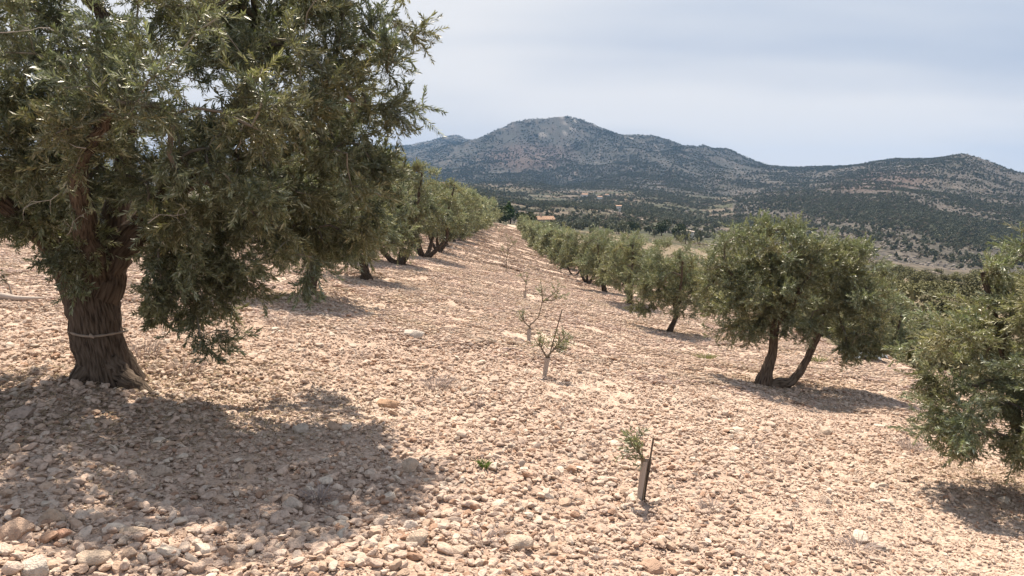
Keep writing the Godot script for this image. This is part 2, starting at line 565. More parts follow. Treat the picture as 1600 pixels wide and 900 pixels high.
func stone_shape(rng: RandomNumberGenerator, level: int, planes: int, round_: float) -> Array:
	# a broken lump: a ball cut by planes, a little uneven; the longest half-axis is about 1
	var g := ico(level)
	var v := PackedVector3Array()
	var cuts := []
	for k in planes:
		cuts.append([rv(rng), rng.randf_range(0.46, 0.8)])
	var off := rv(rng) * 50.0
	var squash := Vector3(1.0, rng.randf_range(0.55, 0.85), rng.randf_range(0.65, 0.95))
	for p in g[0]:
		var q: Vector3 = p
		for c in cuts:
			var over: float = q.dot(c[0]) - c[1]
			if over > 0.0: q -= c[0] * over * (1.0 - round_)
		q *= 1.0 + 0.10 * n_rock.get_noise_3d(p.x * 1.3 + off.x, p.y * 1.3 + off.y, p.z * 1.3 + off.z) + 0.035 * n_rock.get_noise_3d(p.x * 5.0 + off.x, p.y * 5.0, p.z * 5.0 + off.z)
		v.append(q * squash)
	return [v, PackedInt32Array(g[1])]

func normals_of(v: PackedVector3Array, f: PackedInt32Array) -> PackedVector3Array:
	var n := PackedVector3Array()
	n.resize(v.size())
	for k in range(0, f.size(), 3):
		var q := (v[f[k + 2]] - v[f[k]]).cross(v[f[k + 1]] - v[f[k]])
		if q.dot(v[f[k]]) < 0.0: q = -q
		for e in 3: n[f[k + e]] += q
	for k in n.size(): n[k] = n[k].normalized()
	return n

func stone_mesh(rng: RandomNumberGenerator, level: int, planes: int, round_: float, crisp := false) -> ArrayMesh:
	var s := stone_shape(rng, level, planes, round_)
	if crisp: return mesh_of(s[0], s[1])
	var n := normals_of(s[0], s[1])
	return mesh_of(s[0], s[1], n)

func stone_color(rng: RandomNumberGenerator) -> Color:
	var c := Color(0.605, 0.46, 0.368)
	var t := rng.randf()
	if t < 0.2: c = Color(0.65, 0.52, 0.425)
	elif t < 0.25: c = Color(0.69, 0.58, 0.475)
	elif t < 0.45: c = Color(0.56, 0.41, 0.31)
	elif t < 0.52: c = Color(0.45, 0.29, 0.205)
	elif t < 0.545: c = Color(0.50, 0.41, 0.34)
	var k := rng.randf_range(0.86, 1.1)
	return Color(c.r * k, c.g * k, c.b * k)

func stone_patch(rng: RandomNumberGenerator, shapes: Array, size: float, count: int, small: float, large: float) -> ArrayMesh:
	# a scatter of stones, laid out flat; repeated and turned over the farther ground
	var v := PackedVector3Array()
	var n := PackedVector3Array()
	var c := PackedColorArray()
	var f := PackedInt32Array()
	for k in count:
		var s: Array = shapes[rng.randi() % shapes.size()]
		var r := small * pow(large / small, pow(rng.randf(), 2.4))
		var b := Basis(Vector3.UP, rng.randf() * TAU) * Basis(rv(rng), rng.randf_range(0.0, 0.16 if size > 1.0 else 0.35)) * Basis.from_scale(Vector3(r, r * rng.randf_range(0.5, 0.9) * (0.45 if size > 1.0 else 0.85), r))
		var p := Vector3(rng.randf_range(-0.5, 0.5) * size, r * rng.randf_range(-0.25, 0.15), rng.randf_range(-0.5, 0.5) * size)
		var col := stone_color(rng)
		var start := v.size()
		for q in s[0]:
			v.append(p + b * q)
			c.append(col)
		for q in s[2]: n.append((b * q).normalized())
		for q in s[1]: f.append(start + q)
	return mesh_of(v, f, n, c)

func build_stones() -> void:
	var rng := RandomNumberGenerator.new()
	rng.seed = 101
	var ground := get_node("ground")
	var near := []
	for k in 7: near.append(stone_mesh(rng, 2, 10 + k % 4, 0.04 + 0.06 * (k % 3), true))
	var bigs := []
	for k in 6: bigs.append(stone_mesh(rng, 3, 10 + k, 0.02 + 0.03 * k))
	# stones that stand out: where, half length, tone, label
	var rocks := [
		[22, 842, 0.098, Color(0.46, 0.33, 0.25), "large squared brown stone at the bottom left corner of the ground"],
		[80, 818, 0.078, Color(0.52, 0.39, 0.29), "wide tan stone just behind the large squared brown stone"],
		[96, 842, 0.056, Color(0.46, 0.28, 0.20), "knobbly reddish stone right of the large squared brown stone"],
		[143, 882, 0.082, Color(0.57, 0.45, 0.35), "broad pale tan boulder near the bottom edge on the left"],
		[52, 892, 0.085, Color(0.62, 0.54, 0.46), "flat-topped whitish stone at the bottom edge on the far left"],
		[207, 836, 0.066, Color(0.55, 0.43, 0.33), "upright tan stone left of centre just below the big tree's shadow"],
		[200, 872, 0.05, Color(0.50, 0.37, 0.28), "round brown stone right of the broad pale tan boulder"],
		[250, 745, 0.075, Color(0.50, 0.40, 0.32), "upright oval stone in the middle of the big tree's shadow"],
		[32, 655, 0.11, Color(0.46, 0.36, 0.30), "tall grey brown stone in shadow left of the big trunk"],
		[300, 808, 0.075, Color(0.46, 0.35, 0.29), "grey brown angular stone on the lower rim of the big shadow"],
		[467, 675, 0.085, Color(0.58, 0.49, 0.41), "pale rounded stone lit at the right of the big tree's shadow"],
		[605, 637, 0.11, Color(0.56, 0.37, 0.25), "smooth orange tan stone between the big shadow and the young trees"],
		[640, 735, 0.085, Color(0.55, 0.42, 0.32), "long tan stone at the right tip of the big tree's shadow"],
		[638, 828, 0.055, Color(0.66, 0.57, 0.49), "round whitish stone at the bottom left of the middle"],
		[650, 850, 0.085, Color(0.57, 0.45, 0.35), "long flat tan stone below the round whitish stone"],
		[806, 856, 0.095, Color(0.60, 0.48, 0.38), "long pale wedge of stone at the bottom of the middle"],
		[1012, 892, 0.08, Color(0.50, 0.34, 0.25), "brown angular stone at the bottom edge right of the middle"],
		[645, 527, 0.16, Color(0.68, 0.60, 0.52), "flat whitish slab in the open ground before the left row"],
		[1290, 680, 0.10, Color(0.60, 0.48, 0.38), "tan stone in the open ground below the forked olive"],
		[455, 795, 0.075, Color(0.64, 0.53, 0.44), "pale blocky stone at the lower tip of the big shadow"],
		[715, 870, 0.075, Color(0.60, 0.47, 0.37), "smooth tan stone left of the long pale wedge of stone"],
	]
	for k in rocks.size():
		var e: Array = rocks[k]
		var p := spot(e[0], e[1])
		var o := part("rock", bigs[k % 6], M.stone, self)
		var r: float = e[2]
		o.position = p + Vector3(0, r * 0.22, 0)
		o.basis = Basis(Vector3.UP, rng.randf_range(-0.5, 0.5)) * Basis.from_scale(Vector3(r, r * 0.95, r * 0.9))
		var mm: StandardMaterial3D = M.stone.duplicate()
		mm.vertex_color_use_as_albedo = false
		var c: Color = e[3]
		mm.albedo_color = c.linear_to_srgb()
		mm.heightmap_scale = 0.8
		o.material_override = mm
		tag(o, e[4], "rock")
	# the 300 next largest, each a piece of the ground
	var tones := []
	for k in 9:
		var mm: StandardMaterial3D = M.stone.duplicate()
		mm.vertex_color_use_as_albedo = false
		mm.albedo_color = stone_color(rng).linear_to_srgb()
		tones.append(mm)
	var made := 0
	while made < 300:
		var d := 3.2 + 6.5 * pow(rng.randf(), 1.3)
		var x := rng.randf_range(-0.68, 0.68) * d
		if x > 0.4 and rng.randf() < 0.55: continue
		var r := rng.randf_range(0.027, 0.056) * (1.0 + 0.05 * d)
		var o := part("stone", bigs[rng.randi() % 6], tones[rng.randi() % 9], ground)
		o.transform = Transform3D(Basis(Vector3.UP, rng.randf() * TAU) * Basis(rv(rng), rng.randf_range(0, 0.6)) * Basis.from_scale(Vector3(r, r * rng.randf_range(0.6, 0.95), r * rng.randf_range(0.75, 1.0))), on(x, d, r * rng.randf_range(0.05, 0.35)))
		made += 1
	# the rest near by, one by one
	var bufs := []
	for k in 7: bufs.append(PackedFloat32Array())
	var count := 0
	while count < 240000:
		var d := 2.6 + 8.9 * pow(rng.randf(), 0.75)
		var x := rng.randf_range(-0.78, 0.78) * (d + 0.6)
		var big := n_mid.get_noise_2d(x * 0.8 + 20.0, d * 0.8)
		var coarse := clampf(0.62 - x * 0.10 / (0.5 + d * 0.12) + big * 0.7 - maxf(0.0, d - 7.0) * 0.03, 0.05, 1.0)   # larger stones on the left, grit on the right
		var t := pow(rng.randf(), lerpf(5.0, 3.2, coarse))
		var r := 0.0058 * pow(lerpf(4.0, 7.4, coarse), t)
		var b := Basis(Vector3.UP, rng.randf() * TAU) * Basis(rv(rng), rng.randf_range(0.0, 0.7))
		var sx := r * rng.randf_range(0.9, 1.25)
		b.x *= sx
		b.y *= r * rng.randf_range(0.7, 1.05)
		b.z *= r * rng.randf_range(0.75, 1.1)
		var p := Vector3(x, EYE.y + grove(x, d) + n_mid.get_noise_2d(x, -d) * 0.11 + n_fine.get_noise_2d(x, -d) * 0.035 * (1.0 - 0.6 * smoothstep(9.0, 14.0, d)) + r * rng.randf_range(0.0, 0.6), -d)
		put(bufs[count % 7], b, p, stone_color(rng))
		count += 1
	var names := ["angular_stones", "broken_stones", "rounded_stones", "flat_stones", "blocky_stones", "wedge_stones", "chipped_stones"]
	for k in 7: many(names[k], near[k], M.stone, bufs[k], ground)
	# farther: turned patches of the same stones
	var shapes := []
	for k in 7:
		var s := stone_shape(rng, 1, 7, 0.1)
		shapes.append([s[0], s[1], normals_of(s[0], s[1])])
	var kinds := [[0.62, 190, 0.011, 0.055, 10.2, 34.0, 0.39, "stony_ground"], [1.6, 190, 0.028, 0.11, 33.0, 128.0, 1.02, "far_stony_ground"]]
	for kd in kinds:
		for variant in 4:
			var pm := stone_patch(rng, shapes, kd[0], kd[1], kd[2], kd[3])
			var buf := PackedFloat32Array()
			var step: float = kd[6] * 2.0
			var d: float = kd[4] + (variant / 2) * step * 0.5
			while d < kd[5]:
				var lim := 0.74 * d + 2.0
				var x := -minf(lim, 40.0) + (variant % 2) * step * 0.5
				while x < minf(lim, 8.4):
					var xx := x + rng.randf_range(-0.3, 0.3) * step
					var dd := d + rng.randf_range(-0.3, 0.3) * step
					var up := slope(xx, -dd, 0.25)
					var b := Basis(Quaternion(Vector3.UP, up)) * Basis(Vector3.UP, rng.randf() * TAU)
					var g := rng.randf_range(0.95, 1.12)
					put(buf, b, on(xx, dd, 0.004 if kd[0] < 1.0 else 0.01), Color(g, g * rng.randf_range(0.97, 1.02), g * rng.randf_range(0.95, 1.03)))
					x += step
				d += step
			many(kd[7] + ["", "_strip", "_spread", "_scatter"][variant], pm, M.stone, buf, ground)

# ------------------------------------------------------------------ olive trees
var twig_up: ArrayMesh
var twig_hang: ArrayMesh
var twig_far: ArrayMesh

func leaf_color(rng: RandomNumberGenerator) -> Color:
	var t := rng.randf()
	var c := Color(0.195, 0.203, 0.115)
	if t < 0.30: c = Color(0.36, 0.37, 0.275)
	elif t < 0.52: c = Color(0.25, 0.26, 0.16)
	elif t < 0.60: c = Color(0.30, 0.28, 0.145)
	var k := rng.randf_range(0.8, 1.2)
	return Color(c.r * k, c.g * k, c.b * k)

func twig_mesh(rng: RandomNumberGenerator, length: float, pairs: int, droop: float, leaf_l: float, leaf_w: float) -> ArrayMesh:
	var s := Soup.new()
	var pts := []
	var radii := []
	var bend := Vector3(rng.randf_range(-0.2, 0.2), 0, rng.randf_range(-0.2, 0.2)) * length
	for k in 5:
		var t := k / 4.0
		pts.append(Vector3(0, t * length, 0) + bend * t * t + Vector3(0, -droop * length * t * t, droop * 0.5 * length * t * t))
		radii.append(0.0022 * (1.0 - 0.7 * t) * (leaf_l / 0.05))
	s.tube(pts, radii, 3, Color(0.19, 0.17, 0.11))
	for k in pairs:
		var t := (k + 0.6) / pairs
		var f := t * 3.999
		var base: Vector3 = pts[int(f)].lerp(pts[int(f) + 1], f - int(f))
		var axis: Vector3 = (pts[int(f) + 1] - pts[int(f)]).normalized()
		var ref := axis.cross(Vector3(0.31, 0.2, 0.93)).normalized()
		ref = ref.rotated(axis, PI / 2 * k + rng.randf_range(-0.4, 0.4))
		for e in 2:
			var side := ref if e == 0 else -ref
			side = side.rotated(axis, rng.randf_range(-0.3, 0.3))
			var open := rng.randf_range(0.55, 1.1) * (1.0 - 0.45 * t)
			var dir := (axis * cos(open) + side * sin(open) + Vector3(0, rng.randf_range(-0.25, 0.1), 0)).normalized()
			var across := dir.cross(axis).normalized().rotated(dir, rng.randf_range(-0.7, 0.7))
			var ll := leaf_l * rng.randf_range(0.75, 1.2) * (1.0 - 0.3 * absf(t - 0.5))
			s.leaf(base, dir, across, ll, leaf_w * rng.randf_range(0.85, 1.15), leaf_w * 0.35, leaf_color(rng))
	return s.done()

func grow(rng: RandomNumberGenerator, limbs: Array, blobs: Array, opts := {}) -> Dictionary:
	# limbs: lists of [point, radius]; blobs: [centre, half axes, sprays, hang]; all from the foot of the tree
	var wood := Soup.new()
	var pos := PackedVector3Array()
	var parent := PackedInt32Array()
	var carried := PackedInt32Array()
	var solid := []
	for li in limbs.size():
		var l: Array = limbs[li]
		var pts := []
		var radii := []
		# smooth the path
		for k in l.size() - 1:
			var a: Vector3 = l[maxi(k - 1, 0)][0]
			var b: Vector3 = l[k][0]
			var c: Vector3 = l[k + 1][0]
			var e: Vector3 = l[mini(k + 2, l.size() - 1)][0]
			var steps := 9 if li == 0 else 5
			for q in steps:
				var t := q / float(steps)
				pts.append(b.cubic_interpolate(c, a, e, t))
				radii.append(lerpf(l[k][1], l[k + 1][1], t))
		pts.append(l[l.size() - 1][0])
		radii.append(l[l.size() - 1][1])
		var thick: float = l[0][1]
		var wobble := thick * 0.2
		for k in range(1, pts.size()):
			if li > 0:
				pts[k] += Vector3(n_rock.get_noise_2d(k * 0.9, li * 7.0), 0.0, n_rock.get_noise_2d(k * 0.9 + 40.0, li * 7.0)) * wobble
		wood.tube(pts, radii, 56 if thick > 0.25 else 20 if thick > 0.15 else (12 if thick > 0.07 else 8), Color(0.165, 0.13, 0.105) if not opts.has("bark") else opts.bark, 0.17 if thick > 0.12 else 0.11, n_rock, 1.2)
		if li == 0 and opts.get("bare_trunk", true) and limbs.size() > 1: continue
		for k in pts.size():
			if k < pts.size() * 0.3: continue
			pos.append(pts[k]); parent.append(-1); carried.append(0)
	var targets := []
	for bl in blobs:
		var hang: float = bl[3] if bl.size() > 3 else 0.0
		for k in int(bl[2]):
			var dir := rv(rng)
			var r := pow(rng.randf(), 0.38)
			var p: Vector3 = bl[0] + Vector3(dir.x * bl[1].x, dir.y * bl[1].y, dir.z * bl[1].z) * r
			if p.y < opts.get("low", 0.25): p.y = opts.get("low", 0.25) + rng.randf() * 0.3
			targets.append([p, bl[0], hang])
	for l in limbs:
		var far_end: Vector3 = l[l.size() - 1][0]
		if far_end.y < 1.2: continue
		for k in 12:
			var t := rng.randf()
			var p: Vector3 = far_end.lerp(l[l.size() - 2][0], t * 0.9) + rv(rng) * rng.randf_range(0.12, 0.34)
			targets.append([p, p - Vector3(0, 0.3, 0), 0.0])
	var order := []
	for k in targets.size():
		var best := 1e9
		for q in range(0, pos.size(), 2): best = minf(best, pos[q].distance_squared_to(targets[k][0]))
		order.append([best, k])
	order.sort()
	var branches := Soup.new()
	var chains := []
	for e in order:
		var tgt: Array = targets[e[1]]
		var to: Vector3 = tgt[0]
		var best := 1e9
		var from := 0
		for q in pos.size():
			var dq := pos[q].distance_squared_to(to)
			if dq < best:
				best = dq; from = q
		var dist := sqrt(best)
		var steps := clampi(int(dist / 0.16), 2, 7)
		var a: Vector3 = pos[from]
		var hang: float = tgt[2]
		var mid := a.lerp(to, 0.5) + rv(rng) * dist * 0.16 + Vector3(0, dist * (0.12 + 0.25 * hang), 0)
		var chain := [from]
		for k in range(1, steps + 1):
			var t := k / float(steps)
			var p := a.lerp(mid, t).lerp(mid.lerp(to, t), t)
			pos.append(p); parent.append(chain[chain.size() - 1]); carried.append(0)
			chain.append(pos.size() - 1)
		chains.append([chain, tgt])
		var up: int = chain[chain.size() - 1]
		while up >= 0:
			carried[up] += 1
			up = parent[up]
	for ch in chains:
		var pts := []
		var radii := []
		for k in ch[0].size():
			var id: int = ch[0][k]
			pts.append(pos[id])
			radii.append(clampf(0.0038 * sqrt(float(maxi(1, carried[id]))) + 0.001, 0.003, 0.03) if k > 0 else clampf(0.0038 * sqrt(float(maxi(1, carried[ch[0][1]]))) + 0.001, 0.003, 0.03))
		var old: bool = radii[0] > 0.009
		branches.tube(pts, radii, 5 if old else 4, Color(0.16, 0.135, 0.11) if old else Color(0.24, 0.215, 0.17))
	var up_buf := PackedFloat32Array()
	var hang_buf := PackedFloat32Array()
	var per: int = opts.get("twigs", 14)
	var size: float = opts.get("twig_size", 1.0)
	for ch in chains:
		var ids: Array = ch[0]
		var tgt: Array = ch[1]
		var to: Vector3 = tgt[0]
		var out: Vector3 = (to - tgt[1]).normalized()
		var hang: float = tgt[2]
		var tone := rng.randf_range(0.8, 1.2)
		var warm := rng.randf_range(-0.08, 0.1)
		for k in int(per * rng.randf_range(0.55, 1.45)):
			var f := pow(rng.randf(), 0.55) * (ids.size() - 1.001)
			var p: Vector3 = pos[ids[int(f)]].lerp(pos[ids[int(f) + 1]], f - int(f)) + rv(rng) * 0.035
			var along := (pos[ids[int(f) + 1]] - pos[ids[int(f)]]).normalized()
			var dir := (along * 0.45 + out * 0.5 + rv(rng) * 0.95 + Vector3(0, 0.22 - 1.1 * hang, 0)).normalized()
			var b := Basis(Quaternion(Vector3.UP, dir) if dir.y > -0.999 else Quaternion(Vector3.RIGHT, PI)) * Basis(Vector3.UP, rng.randf() * TAU)
			var sc := rng.randf_range(0.65, 1.2) * size
			var g: float = tone * rng.randf_range(0.85, 1.15) * opts.get("tone", 1.0)
			var col := Color(g * (1.0 + warm), g, g * (1.0 - warm))
			if rng.randf() < 0.5 + 0.4 * hang: put(hang_buf, b.scaled(Vector3.ONE * sc) if false else Basis(b.x * sc, b.y * sc, b.z * sc), p, col)
			else: put(up_buf, Basis(b.x * sc, b.y * sc, b.z * sc), p, col)
	return {"wood": wood.done(), "branches": branches.done(), "up": up_buf, "hang": hang_buf}

func olive(g: Dictionary, label: String, group: String, at: Vector3, far := false) -> Node3D:
	var t := thing("olive_tree", label, "olive tree", at, group)
	part("trunk", g.wood, M.bark, t)
	part("branches", g.branches, M.twig, t).set_meta("kind", "stuff")
	many("foliage", twig_far if far else twig_up, M.leaf, g.up, t)
	many("hanging_foliage", twig_far if far else twig_hang, M.leaf, g.hang, t)
	return t

func lean(rng: RandomNumberGenerator, stems: int, spread: float, tall: float) -> Array:
	# limbs of an ordinary olive: a short stool, then bent stems
	var limbs := []
	var a0 := rng.randf() * TAU
	if stems == 1:
		var k := Vector3(cos(a0), 0, sin(a0))
		limbs.append([[Vector3(0, -0.12, 0), 0.13], [Vector3(0, 0.1, 0) + k * 0.05, 0.085], [k * 0.2 + Vector3(0, 0.45, 0), 0.066], [k * 0.17 + Vector3(0, 0.75, 0), 0.06]])
		var top: Vector3 = limbs[0][3][0]
		for s in 3:
			var a := a0 + TAU * s / 3.0 + rng.randf_range(-0.4, 0.4)
			var h := Vector3(cos(a), 0, sin(a))
			limbs.append([[top - Vector3(0, 0.06, 0), 0.06], [top + h * 0.22 * spread + Vector3(0, 0.3, 0), 0.05], [top + h * 0.5 * spread + Vector3(0, 0.6, 0), 0.036], [top + h * 0.7 * spread + Vector3(0, tall - 1.5, 0), 0.02]])
		return limbs
	limbs.append([[Vector3(0, -0.15, 0), 0.19], [Vector3(0, 0.02, 0), 0.15], [Vector3(0, 0.12, 0), 0.1]])
	for s in stems:
		var a := a0 + TAU * s / stems + rng.randf_range(-0.4, 0.4)
		var h := Vector3(cos(a), 0, sin(a))
		var bow := rng.randf_range(0.7, 1.2)
		limbs.append([[h * 0.03 + Vector3(0, -0.03, 0), 0.085], [h * 0.25 * bow * spread + Vector3(0, 0.3, 0), 0.06], [h * 0.42 * bow * spread + Vector3(0, 0.7, 0), 0.05], [h * 0.46 * spread + Vector3(0, 1.15, 0), 0.046], [h * 0.65 * spread + Vector3(0, tall * 0.78, 0), 0.02]])
	return limbs

func build_olives() -> void:
	var rng := RandomNumberGenerator.new()
	rng.seed = 202
	twig_up = twig_mesh(rng, 0.25, 15, 0.1, 0.05, 0.005)
	twig_hang = twig_mesh(rng, 0.32, 18, 0.5, 0.052, 0.005)
	twig_far = twig_mesh(rng, 0.34, 7, 0.2, 0.095, 0.013)
	# the big tree on the left
	var base := on(-3.22, 6.15)
	var limbs := [
		[[Vector3(0.04, -0.15, 0), 0.3], [Vector3(0.02, 0.02, 0), 0.225], [Vector3(-0.01, 0.22, 0), 0.188], [Vector3(-0.05, 0.5, 0), 0.178], [Vector3(-0.085, 0.74, 0), 0.185], [Vector3(-0.09, 0.88, 0), 0.11]],
		[[Vector3(-0.14, 0.72, 0), 0.15], [Vector3(-0.3, 1.02, 0), 0.12], [Vector3(-0.52, 1.35, -0.05), 0.1], [Vector3(-0.9, 1.72, -0.1), 0.075], [Vector3(-1.3, 2.25, -0.1), 0.045], [Vector3(-1.5, 2.8, 0), 0.02]],
		[[Vector3(0.0, 0.7, 0), 0.145], [Vector3(0.14, 1.0, 0.02), 0.12], [Vector3(0.33, 1.22, 0), 0.108], [Vector3(0.58, 1.52, -0.05), 0.09], [Vector3(0.92, 1.85, -0.05), 0.072], [Vector3(1.22, 2.4, -0.1), 0.05], [Vector3(1.3, 3.0, 0), 0.02]],
		[[Vector3(-0.08, 0.75, -0.05), 0.12], [Vector3(-0.02, 1.3, -0.3), 0.09], [Vector3(0.02, 2.0, -0.5), 0.07], [Vector3(0.0, 2.75, -0.4), 0.05], [Vector3(-0.22, 3.15, -0.3), 0.04], [Vector3(-0.4, 3.6, -0.3), 0.02]],
		[[Vector3(0.92, 1.82, -0.05), 0.06], [Vector3(1.35, 2.0, 0.2), 0.045], [Vector3(1.85, 2.25, 0.25), 0.034], [Vector3(2.3, 2.55, 0.1), 0.016]],
		[[Vector3(0.0, 0.8, 0.05), 0.11], [Vector3(0.15, 1.3, 0.45), 0.08], [Vector3(0.4, 1.65, 0.95), 0.06], [Vector3(0.75, 1.85, 1.35), 0.035], [Vector3(1.0, 2.0, 1.6), 0.016]],
		[[Vector3(0.55, 1.5, -0.05), 0.07], [Vector3(0.8, 1.7, -0.7), 0.055], [Vector3(1.3, 1.95, -1.3), 0.035], [Vector3(1.7, 2.2, -1.7), 0.016]],
		[[Vector3(-0.3, 1.02, 0), 0.08], [Vector3(-0.5, 1.5, 0.5), 0.055], [Vector3(-0.7, 1.9, 1.0), 0.035], [Vector3(-0.8, 2.2, 1.3), 0.016]],
		[[Vector3(0.05, 0.2, 0.05), 0.12], [Vector3(0.17, 0.07, 0.1), 0.085], [Vector3(0.3, 0.0, 0.13), 0.06], [Vector3(0.44, -0.07, 0.16), 0.035]],
		[[Vector3(-0.06, 0.15, 0.06), 0.12], [Vector3(-0.12, 0.03, 0.18), 0.08], [Vector3(-0.2, -0.06, 0.28), 0.04]],
	]
	var blobs := [
		[Vector3(-0.8, 2.3, 0.0), Vector3(1.15, 1.0, 1.2), 62],
		[Vector3(-1.0, 1.35, 0.1), Vector3(0.85, 0.45, 0.9), 30, 0.6],
		[Vector3(0.3, 2.15, 0.5), Vector3(1.0, 0.8, 1.1), 60, 0.1],
		[Vector3(0.3, 3.2, 0.0), Vector3(1.5, 0.8, 1.4), 70],
		[Vector3(1.45, 3.25, -0.1), Vector3(1.0, 0.8, 1.1), 50],
		[Vector3(1.7, 2.35, 0.05), Vector3(0.95, 0.8, 1.1), 72, 0.15],
		[Vector3(1.15, 1.45, 0.35), Vector3(0.85, 0.55, 0.85), 62, 0.6],
		[Vector3(0.82, 0.85, 0.25), Vector3(0.42, 0.5, 0.4), 34, 0.9],
		[Vector3(1.95, 1.55, 0.0), Vector3(0.55, 0.5, 0.7), 26, 0.5],
		[Vector3(-0.02, 0.98, 0.3), Vector3(0.22, 0.2, 0.12), 6, 0.7],
		[Vector3(-0.35, 1.2, 0.25), Vector3(0.4, 0.3, 0.4), 14, 0.5],
		[Vector3(1.3, 2.1, 1.2), Vector3(0.8, 0.7, 0.5), 26, 0.3],
		[Vector3(0.0, 1.85, 0.6), Vector3(0.55, 0.4, 0.35), 26, 0.2],
		[Vector3(-0.45, 1.8, 0.6), Vector3(0.7, 0.5, 0.5), 28, 0.3],
		[Vector3(1.6, 1.15, 0.3), Vector3(0.5, 0.4, 0.5), 18, 0.7],
	]
	var g := grow(rng, limbs, blobs, {"twigs": 17, "low": 0.12, "tone": 0.88})
	var big := olive(g, "very large leaning olive tree filling the upper left of the view", "", base)
	print("big tree twigs ", (g.up.size() + g.hang.size()) / 16)
	dead_twigs(rng, big, [Vector3(0.75, 1.75, 1.5), Vector3(0.4, 1.5, 1.1), Vector3(1.45, 1.75, 1.0), Vector3(0.3, 2.4, 1.5), Vector3(1.3, 2.0, 1.4), Vector3(1.8, 2.0, 0.9), Vector3(-0.2, 1.9, 1.4), Vector3(0.9, 1.3, 1.1), Vector3(0.1, 1.2, 0.6)])
	# rope tied round the trunk
	var rope := Soup.new()
	var turns := 30
	var pts := []
	var radii := []
	for k in turns + 1:
		var a := TAU * k / turns
		pts.append(Vector3(-0.037 + cos(a) * 0.202, 0.41 + 0.006 * sin(a * 3.0 + 0.6) - 0.008 * cos(a), sin(a) * 0.202))
		radii.append(0.0095 + 0.002 * sin(k * 2.7))
	rope.tube(pts, radii, 7, Color(0.28, 0.23, 0.185))
	pts = [Vector3(0.0, 0.415, 0.195), Vector3(0.015, 0.41, 0.218), Vector3(0.035, 0.395, 0.212)]
	rope.tube(pts, [0.01, 0.014, 0.008], 7, Color(0.34, 0.27, 0.21))
	var ro := part("rope", rope.done(), M.rope, self)
	ro.position = base
	tag(ro, "pale rope tied round the trunk of the very large olive", "rope")
	# the forked olive on the right
	limbs = [
		[[Vector3(-0.1, -0.15, 0), 0.2], [Vector3(-0.12, 0.02, 0), 0.14], [Vector3(-0.07, 0.22, 0), 0.088], [Vector3(0.0, 0.5, 0), 0.068], [Vector3(0.03, 0.95, 0), 0.062]],
		[[Vector3(-0.05, -0.02, 0.0), 0.1], [Vector3(0.12, 0.03, 0.03), 0.085], [Vector3(0.3, 0.07, 0.03), 0.072], [Vector3(0.47, 0.28, 0), 0.06], [Vector3(0.62, 0.62, 0), 0.052], [Vector3(0.72, 0.92, -0.05), 0.052], [Vector3(0.9, 1.4, -0.1), 0.03], [Vector3(1.1, 1.8, -0.1), 0.015]],
		[[Vector3(0.02, 0.85, 0), 0.06], [Vector3(-0.2, 1.2, 0.1), 0.045], [Vector3(-0.5, 1.5, 0.15), 0.03], [Vector3(-0.8, 1.8, 0.1), 0.014]],
		[[Vector3(0.03, 0.9, 0), 0.06], [Vector3(0.05, 1.3, -0.15), 0.045], [Vector3(-0.02, 1.8, -0.2), 0.03], [Vector3(0.0, 2.3, -0.1), 0.014]],
		[[Vector3(0.03, 0.9, 0), 0.05], [Vector3(0.2, 1.3, 0.25), 0.04], [Vector3(0.35, 1.7, 0.4), 0.025], [Vector3(0.4, 2.0, 0.4), 0.012]],
	]
	blobs = [
		[Vector3(-0.15, 1.85, 0), Vector3(0.72, 0.66, 0.8), 84],
		[Vector3(-0.55, 1.25, 0.1), Vector3(0.58, 0.55, 0.7), 62, 0.35],
		[Vector3(0.2, 1.15, 0.05), Vector3(0.6, 0.45, 0.75), 52, 0.35],
		[Vector3(1.1, 1.55, 0), Vector3(0.56, 0.58, 0.65), 58],
		[Vector3(1.3, 1.05, 0.1), Vector3(0.45, 0.48, 0.55), 48, 0.45],
		[Vector3(1.15, 0.6, 0.1), Vector3(0.3, 0.25, 0.35), 14, 0.9],
		[Vector3(0.55, 1.75, -0.1), Vector3(0.5, 0.45, 0.5), 22],
	]
	g = grow(rng, limbs, blobs, {"twigs": 14, "low": 0.45, "bark": Color(0.24, 0.19, 0.15)})
	olive(g, "olive tree with two spreading trunks and a shadow under it on the right", "olive trees of the right row", on(3.86, 11.55))
	# the tree cut off by the right edge of the view
	limbs = lean(rng, 3, 1.5, 2.9)
	blobs = [
		[Vector3(-0.7, 1.55, 0.1), Vector3(0.95, 0.75, 1.0), 75, 0.15],
		[Vector3(-0.85, 0.95, 0.25), Vector3(0.8, 0.5, 0.8), 62, 0.5],
		[Vector3(0.1, 2.2, 0), Vector3(1.0, 0.75, 1.0), 60],
		[Vector3(0.6, 1.3, 0), Vector3(0.8, 0.7, 1.0), 34, 0.2],
		[Vector3(-0.35, 0.75, 0.5), Vector3(0.5, 0.3, 0.4), 22, 0.6],
	]
	g = grow(rng, limbs, blobs, {"twigs": 16, "low": 0.68})
	olive(g, "olive tree cut off by the right edge, its leaves hanging low", "olive trees of the right row", on(4.93, 6.4)).scale = Vector3(1.0, 0.86, 1.0)
	print("heroes")
	# ordinary trees: kinds built once, then copied along the rows
	var kinds := []
